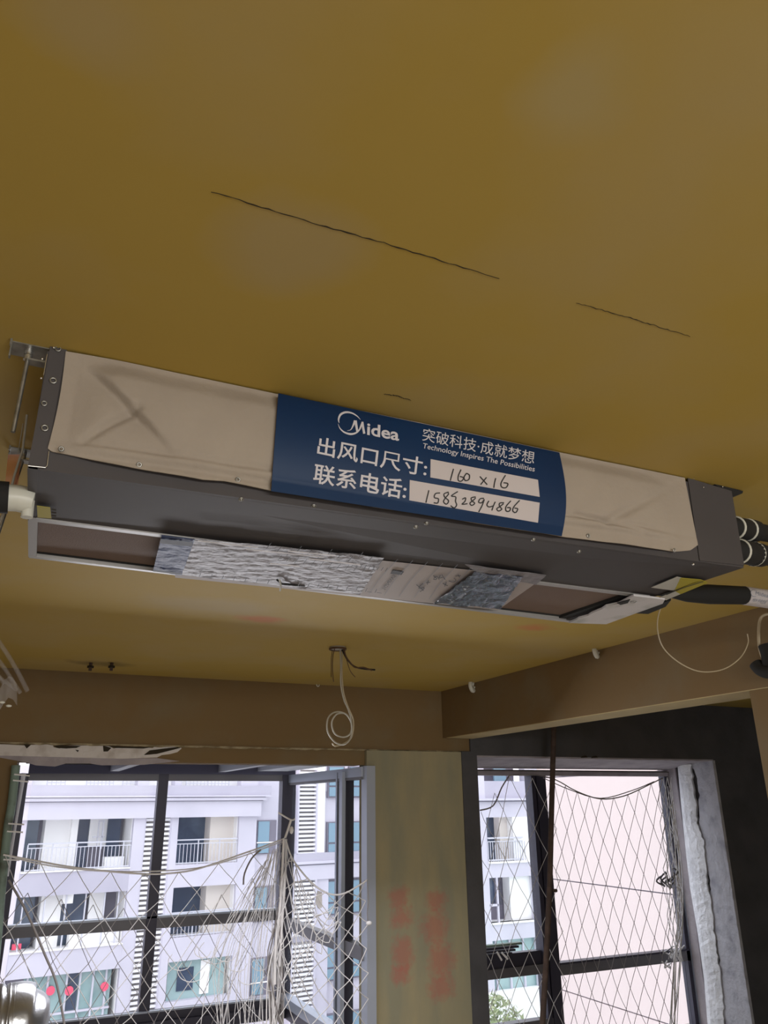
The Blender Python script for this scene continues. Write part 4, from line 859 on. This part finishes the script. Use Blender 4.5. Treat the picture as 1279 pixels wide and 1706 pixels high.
# third row: glazed
z = rows[3]; zb = z-1.95
part('gglass', 'window', [(6.0, zb, 9.5, z-.05, .35, .45)]); part('room', 'recess_wall', [(5.5, zb, 6.2, z, .3, .5)])
for s in (6.3, 7.05, 7.75, 8.25, 8.75, 9.25): part('rail', 'window_mullion', [(s, zb, s+.07, z, .24, .34)])
part('fac', 'window_rail', [(6.0, zb+.55, 9.5, zb+.62, .22, .34)]); part('dglass', 'glazing', [(7.85, zb+.65, 8.22, z, .30, .34)])
for (x, y) in ((86, 1652), (117, 1652), (176, 1645)):
    s, zz = px(x, y); pts = [PP(s+.16*math.cos(a*math.pi/6), zz+.16*math.sin(a*math.pi/6), .15) for a in range(12)]; MB().prism(pts, (0, .06, 0)).build('paper_circle', 'pink', bd1)
part('gglass', 'window', [(11.8, zb+.5, 14.3, z-.05, .3, .4)]); part('dglass', 'glazing', [(12.2, zb+.8, 12.9, z-.3, .26, .3)]); part('facw', 'bright_window', [(13.2, zb+.6, 13.6, z-.1, .25, .3)])
part('fac', 'parapet', [(b2[0], zb, b2[1], zb+.5, .0, .3)])
for zz in rows[4:]: part('gglass', 'window', [(5.9, zz-1.5, 9.4, zz-.05, .3, .4)]); part('gglass', 'window', [(11.8, zz-1.5, 14.3, zz-.05, .3, .4)])
# louvre strips
def louv(s0, s1, z0, z1):
    part('louvb', 'louvre_back', [(s0, z0, s1, z1, .25, .35)]); boxes = []; zz = z0; k = 0
    while zz < z1:
        boxes.append((s0+.04, zz, s1-.04, zz+.10, .02+.0, .12)); zz += .19
    part('louv', 'louvre_slats', boxes)['kind'] = 'stuff'; part('fac', 'louvre_frame', [(s0-.03, z0, s0+.05, z1, -.02, .25), (s1-.05, z0, s1+.03, z1, -.02, .25)])
louv(10.2, 11.36, -12, rows[1])
# set-back bay with blue windows, offset floors
part('fac', 'wall', [(15.36, -18, 17.4, .6, .25, .8)])
for i, zt_ in enumerate((-.66, -3.45, -6.3)):
    f_ = part('room', 'window', [(15.45, zt_-1.45, 16.42, zt_, .15, .28)]); part('lglass', 'window_pane', [(15.5, zt_-.92, 16.05, zt_-.05, .10, .14)], f_); part('lglass', 'window_pane', [(15.5, zt_-1.4, 16.05, zt_-1.0, .10, .14)], f_)
    part('facw', 'window_bar', [(15.45, zt_-.98, 16.42, zt_-.93, .08, .14)], f_)
# wing beyond the corner post
part('fac', 'wall', [(17.4, -18, 23.5, 6, .35, .9)]); louv(17.46, 18.46, -2.2, 1.6); louv(17.3, 18.5, -5.6, -3.3); louv(17.3, 18.5, -11, -5.9)
part('facw', 'pier', [(18.5, -2.2, 18.95, 2, .1, .4)]); part('fac', 'cornice', [(16.6, -2.62, 22.5, -2.5, -.1, .4)]); part('facgap', 'cornice_joint', [(16.6, -2.68, 22.5, -2.62, -.02, .4)]); part('fac2', 'parapet', [(16.9, -2.5, 22.5, -2.15, -.02, .4)]); part('fac', 'cornice', [(16.9, -3.3, 22.5, -2.68, .0, .4)])
part('fac', 'pier', [(18.5, -18, 19.2, -3.3, .1, .4)])
for zt_ in (1.8, -.8, -3.4, -6.1, -8.9):
    for s in (19.15, 20.35):
        f_ = part('room', 'window', [(s, zt_-1.5, s+.95, zt_, .2, .34)]); part('lglass', 'window_pane', [(s+.06, zt_-.92, s+.85, zt_-.05, .15, .19)], f_); part('lglass', 'window_pane', [(s+.06, zt_-1.42, s+.85, zt_-1.0, .15, .19)], f_)
part('fac', 'roof_slab', [(-14, 5.8, 23.5, 6.2, -.2, 8)]); part('fac', 'side_wall', [(23.2, -18, 23.5, 6, .9, 8)])

# right-hand wing, square to the room
px2, PP2, B2 = plane(0.0, 34.5)
bd2 = thing('apartment_building', PP2(30, -18, 0), 'white balcony block seen through the net left of the cream wall', 'building')
def part2(m, name, boxes, parent=bd2): return part(m, name, boxes, parent, B2)
def R2(x0, y0, x1, y1):
    a = px2(x0, y0); b = px2(x1, y1); return (min(a[0], b[0]), min(a[1], b[1]), max(a[0], b[0]), max(a[1], b[1]))
o1 = R2(810, 1362, 858, 1434); o2 = R2(814, 1463, 866, 1534); sL = o1[0]-1.4; sR = o1[2]+6
part2('fac', 'wall', [(sL, -18, o1[0], 6, 0, .5)]); part2('fac', 'wall', [(o1[2]+.9, -18, sR, 6, 0, .5)])
part2('fac', 'parapet', [(o1[0], o2[3], o1[2]+.9, o1[1], 0, .3)]); part2('fac', 'floor_band', [(o1[0], o1[3], o1[2]+.9, .1, 0, .3)]); part2('fac', 'cornice', [(sL, .1, sR-4, .2, -.3, .3)]); part2('facgap', 'cornice_joint', [(sL, .04, sR-4, .1, -.12, .3)])
part2('fac2', 'parapet', [(o1[0], .2, o1[2]+.9, 1.0, .0, .3)]); part2('room', 'recess_wall', [(o1[0], 1.0, o1[2]+.9, 4, 1, 1.2)]); part2('facw', 'wall', [(o1[0], 1.9, o1[2]+.9, 6, 0, .3)])
part2('lglass', 'window_pane', [(o1[0]+.9, 1.0, o1[0]+1.6, 1.9, .5, .6)])
part2('dglass', 'glazing', [(o1[0], o1[1], lerp(o1[0], o1[2], .72), o1[3], 1.0, 1.1)]); part2('facc', 'recess_wall', [(lerp(o1[0], o1[2], .7), o1[1], o1[2]+.9, o1[3], .5, 1.2)]); part2('facw', 'recess_side', [(o1[2]-.0, o1[1], o1[2]+.9, o1[3], .0, .5)])
part2('facw', 'recess_slab', [(o1[0], o1[1]-.08, o1[2]+.9, o1[1], -.1, 1.2)])
bx = [(o1[0]-.0, o1[1]+1.0, o1[2]+.5, o1[1]+1.07, -.08, .0), (o1[0], o1[1]+.86, o1[2]+.5, o1[1]+.9, -.05, .0), (o1[0], o1[1]+.05, o1[2]+.5, o1[1]+.1, -.05, 0)]+[(o1[0]+.13*k, o1[1], o1[0]+.13*k+.025, o1[1]+.86, -.04, -.01) for k in range(17)]
part2('rail', 'balustrade', bx)
part2('room', 'recess_wall', [(o2[0], o2[1], o2[2], o2[3], .9, 1.0)]); part2('fac', 'window_mullion', [(lerp(o2[0], o2[2], .27), o2[1], lerp(o2[0], o2[2], .32), o2[3], .0, .1)]); part2('dglass', 'glazing', [(o2[0], lerp(o2[1], o2[3], .42), lerp(o2[0], o2[2], .26), o2[3], .2, .3)])
part2('fac', 'window_rail', [(o2[0], lerp(o2[1], o2[3], .36), lerp(o2[0], o2[2], .3), lerp(o2[1], o2[3], .41), .0, .1)]); part2('facw', 'recess_side', [(lerp(o2[0], o2[2], .8), o2[1], o2[2]+.9, o2[3], .2, .8)]); part2('facw', 'recess_slab', [(o2[0], o2[1]-.08, o2[2]+.9, o2[1], -.06, .9)])
part2('frame', 'hanging_coat', [(lerp(o2[0], o2[2], .53), lerp(o2[1], o2[3], .35), lerp(o2[0], o2[2], .62), lerp(o2[1], o2[3], .7), .5, .6)])
bx = R2(820, 1568, 880, 1592); part2('fac', 'parapet', [(o1[0], bx[3], o1[2]+.9, o2[1], 0, .3)]); part2('gglass', 'glazing', [(o1[0]-.5, bx[3]-2.0, o1[2]+.9, bx[3], .2, .3)])
for k in range(4): part2('fac', 'window_mullion', [(o1[0]+.2+k*.75, bx[3]-2.0, o1[0]+.27+k*.75, bx[3], .1, .2)])
part2('facw', 'parapet', [(sL, -18, sR, bx[3]-2.0, -.2, .3)]); part2('fac', 'roof_slab', [(sL, 5.9, sR, 6.2, -.2, 8)])
# canopy and tree low between the blocks
mc = MB().hexa([Vector((16, 25, CZ-10.5)), Vector((28, 25, CZ-10.5)), Vector((28, 33, CZ-9.9)), Vector((16, 33, CZ-9.9)), Vector((16, 25, CZ-10.2)), Vector((28, 25, CZ-10.2)), Vector((28, 33, CZ-9.6)), Vector((16, 33, CZ-9.6))])
mt = thing('roof_canopy', (22, 29, -16), 'mint green canopy roof below the white balcony block', 'canopy'); mc.build('roof_sheet', 'mint', mt)
for x in (16.5, 27.5): MB().box(x-.1, 26, -16, x+.1, 26.2, CZ-10.3).build('canopy_post', 'rail', mt)
tr = thing('tree', (14.8, 20.5, -16), 'dull green tree top below the netted window', 'tree')
c0 = on_y(812, 1725, 20.5)
tr.location = (c0.x, 20.5, -16); WL[tr.name] = Vector((c0.x, 20.5, -16))
MB().tube([(c0.x, 20.5, -16), (c0.x+.1, 20.5, c0.z)], .12, 8, radii=[.16, .05]).build('trunk', 'trunk', tr)
lf_ = MB(); rl = random.Random(5)
for k in range(1600):
    v = Vector((rl.gauss(0, 1), rl.gauss(0, 1), rl.gauss(0, 1))); v = v.normalized()*rl.random()**.4; p = c0+Vector((v.x*1.1, v.y*1.1, v.z*1.0)); a = Vector((rl.uniform(-1, 1), rl.uniform(-1, 1), rl.uniform(-1, 1)))*.10; b = a.orthogonal().normalized()*.035
    lf_.add([p-a, p+b, p+a, p-b], [(0, 1, 2, 3)])
lv = lf_.build('leaves', 'leaf', tr); lv['kind'] = 'stuff'

# cream side wall: render panels with open joints
cw = thing('cream_building', (19, 13.5, -16), 'tall plain cream pink wall filling the netted window', 'building')
XC = 14.0*.85; k_ = .85
XC = 11.9; yf = on_x(903, 1400, XC).y
za = on_x(1010, 1476, XC).z; zc = on_x(1010, 1673, XC).z; dz = za-zc
MB().box(XC+.04, 7.8, -16, XC+9, yf, 9).build('wall_core', 'facgap', cw)
z = za+3*dz
for k in range(15):
    z1, z0 = z-.012, z-dz+.012; MB().box(XC, 7.8, z0, XC+.05, yf, z1).build('render_panel', 'cream', cw); z -= dz
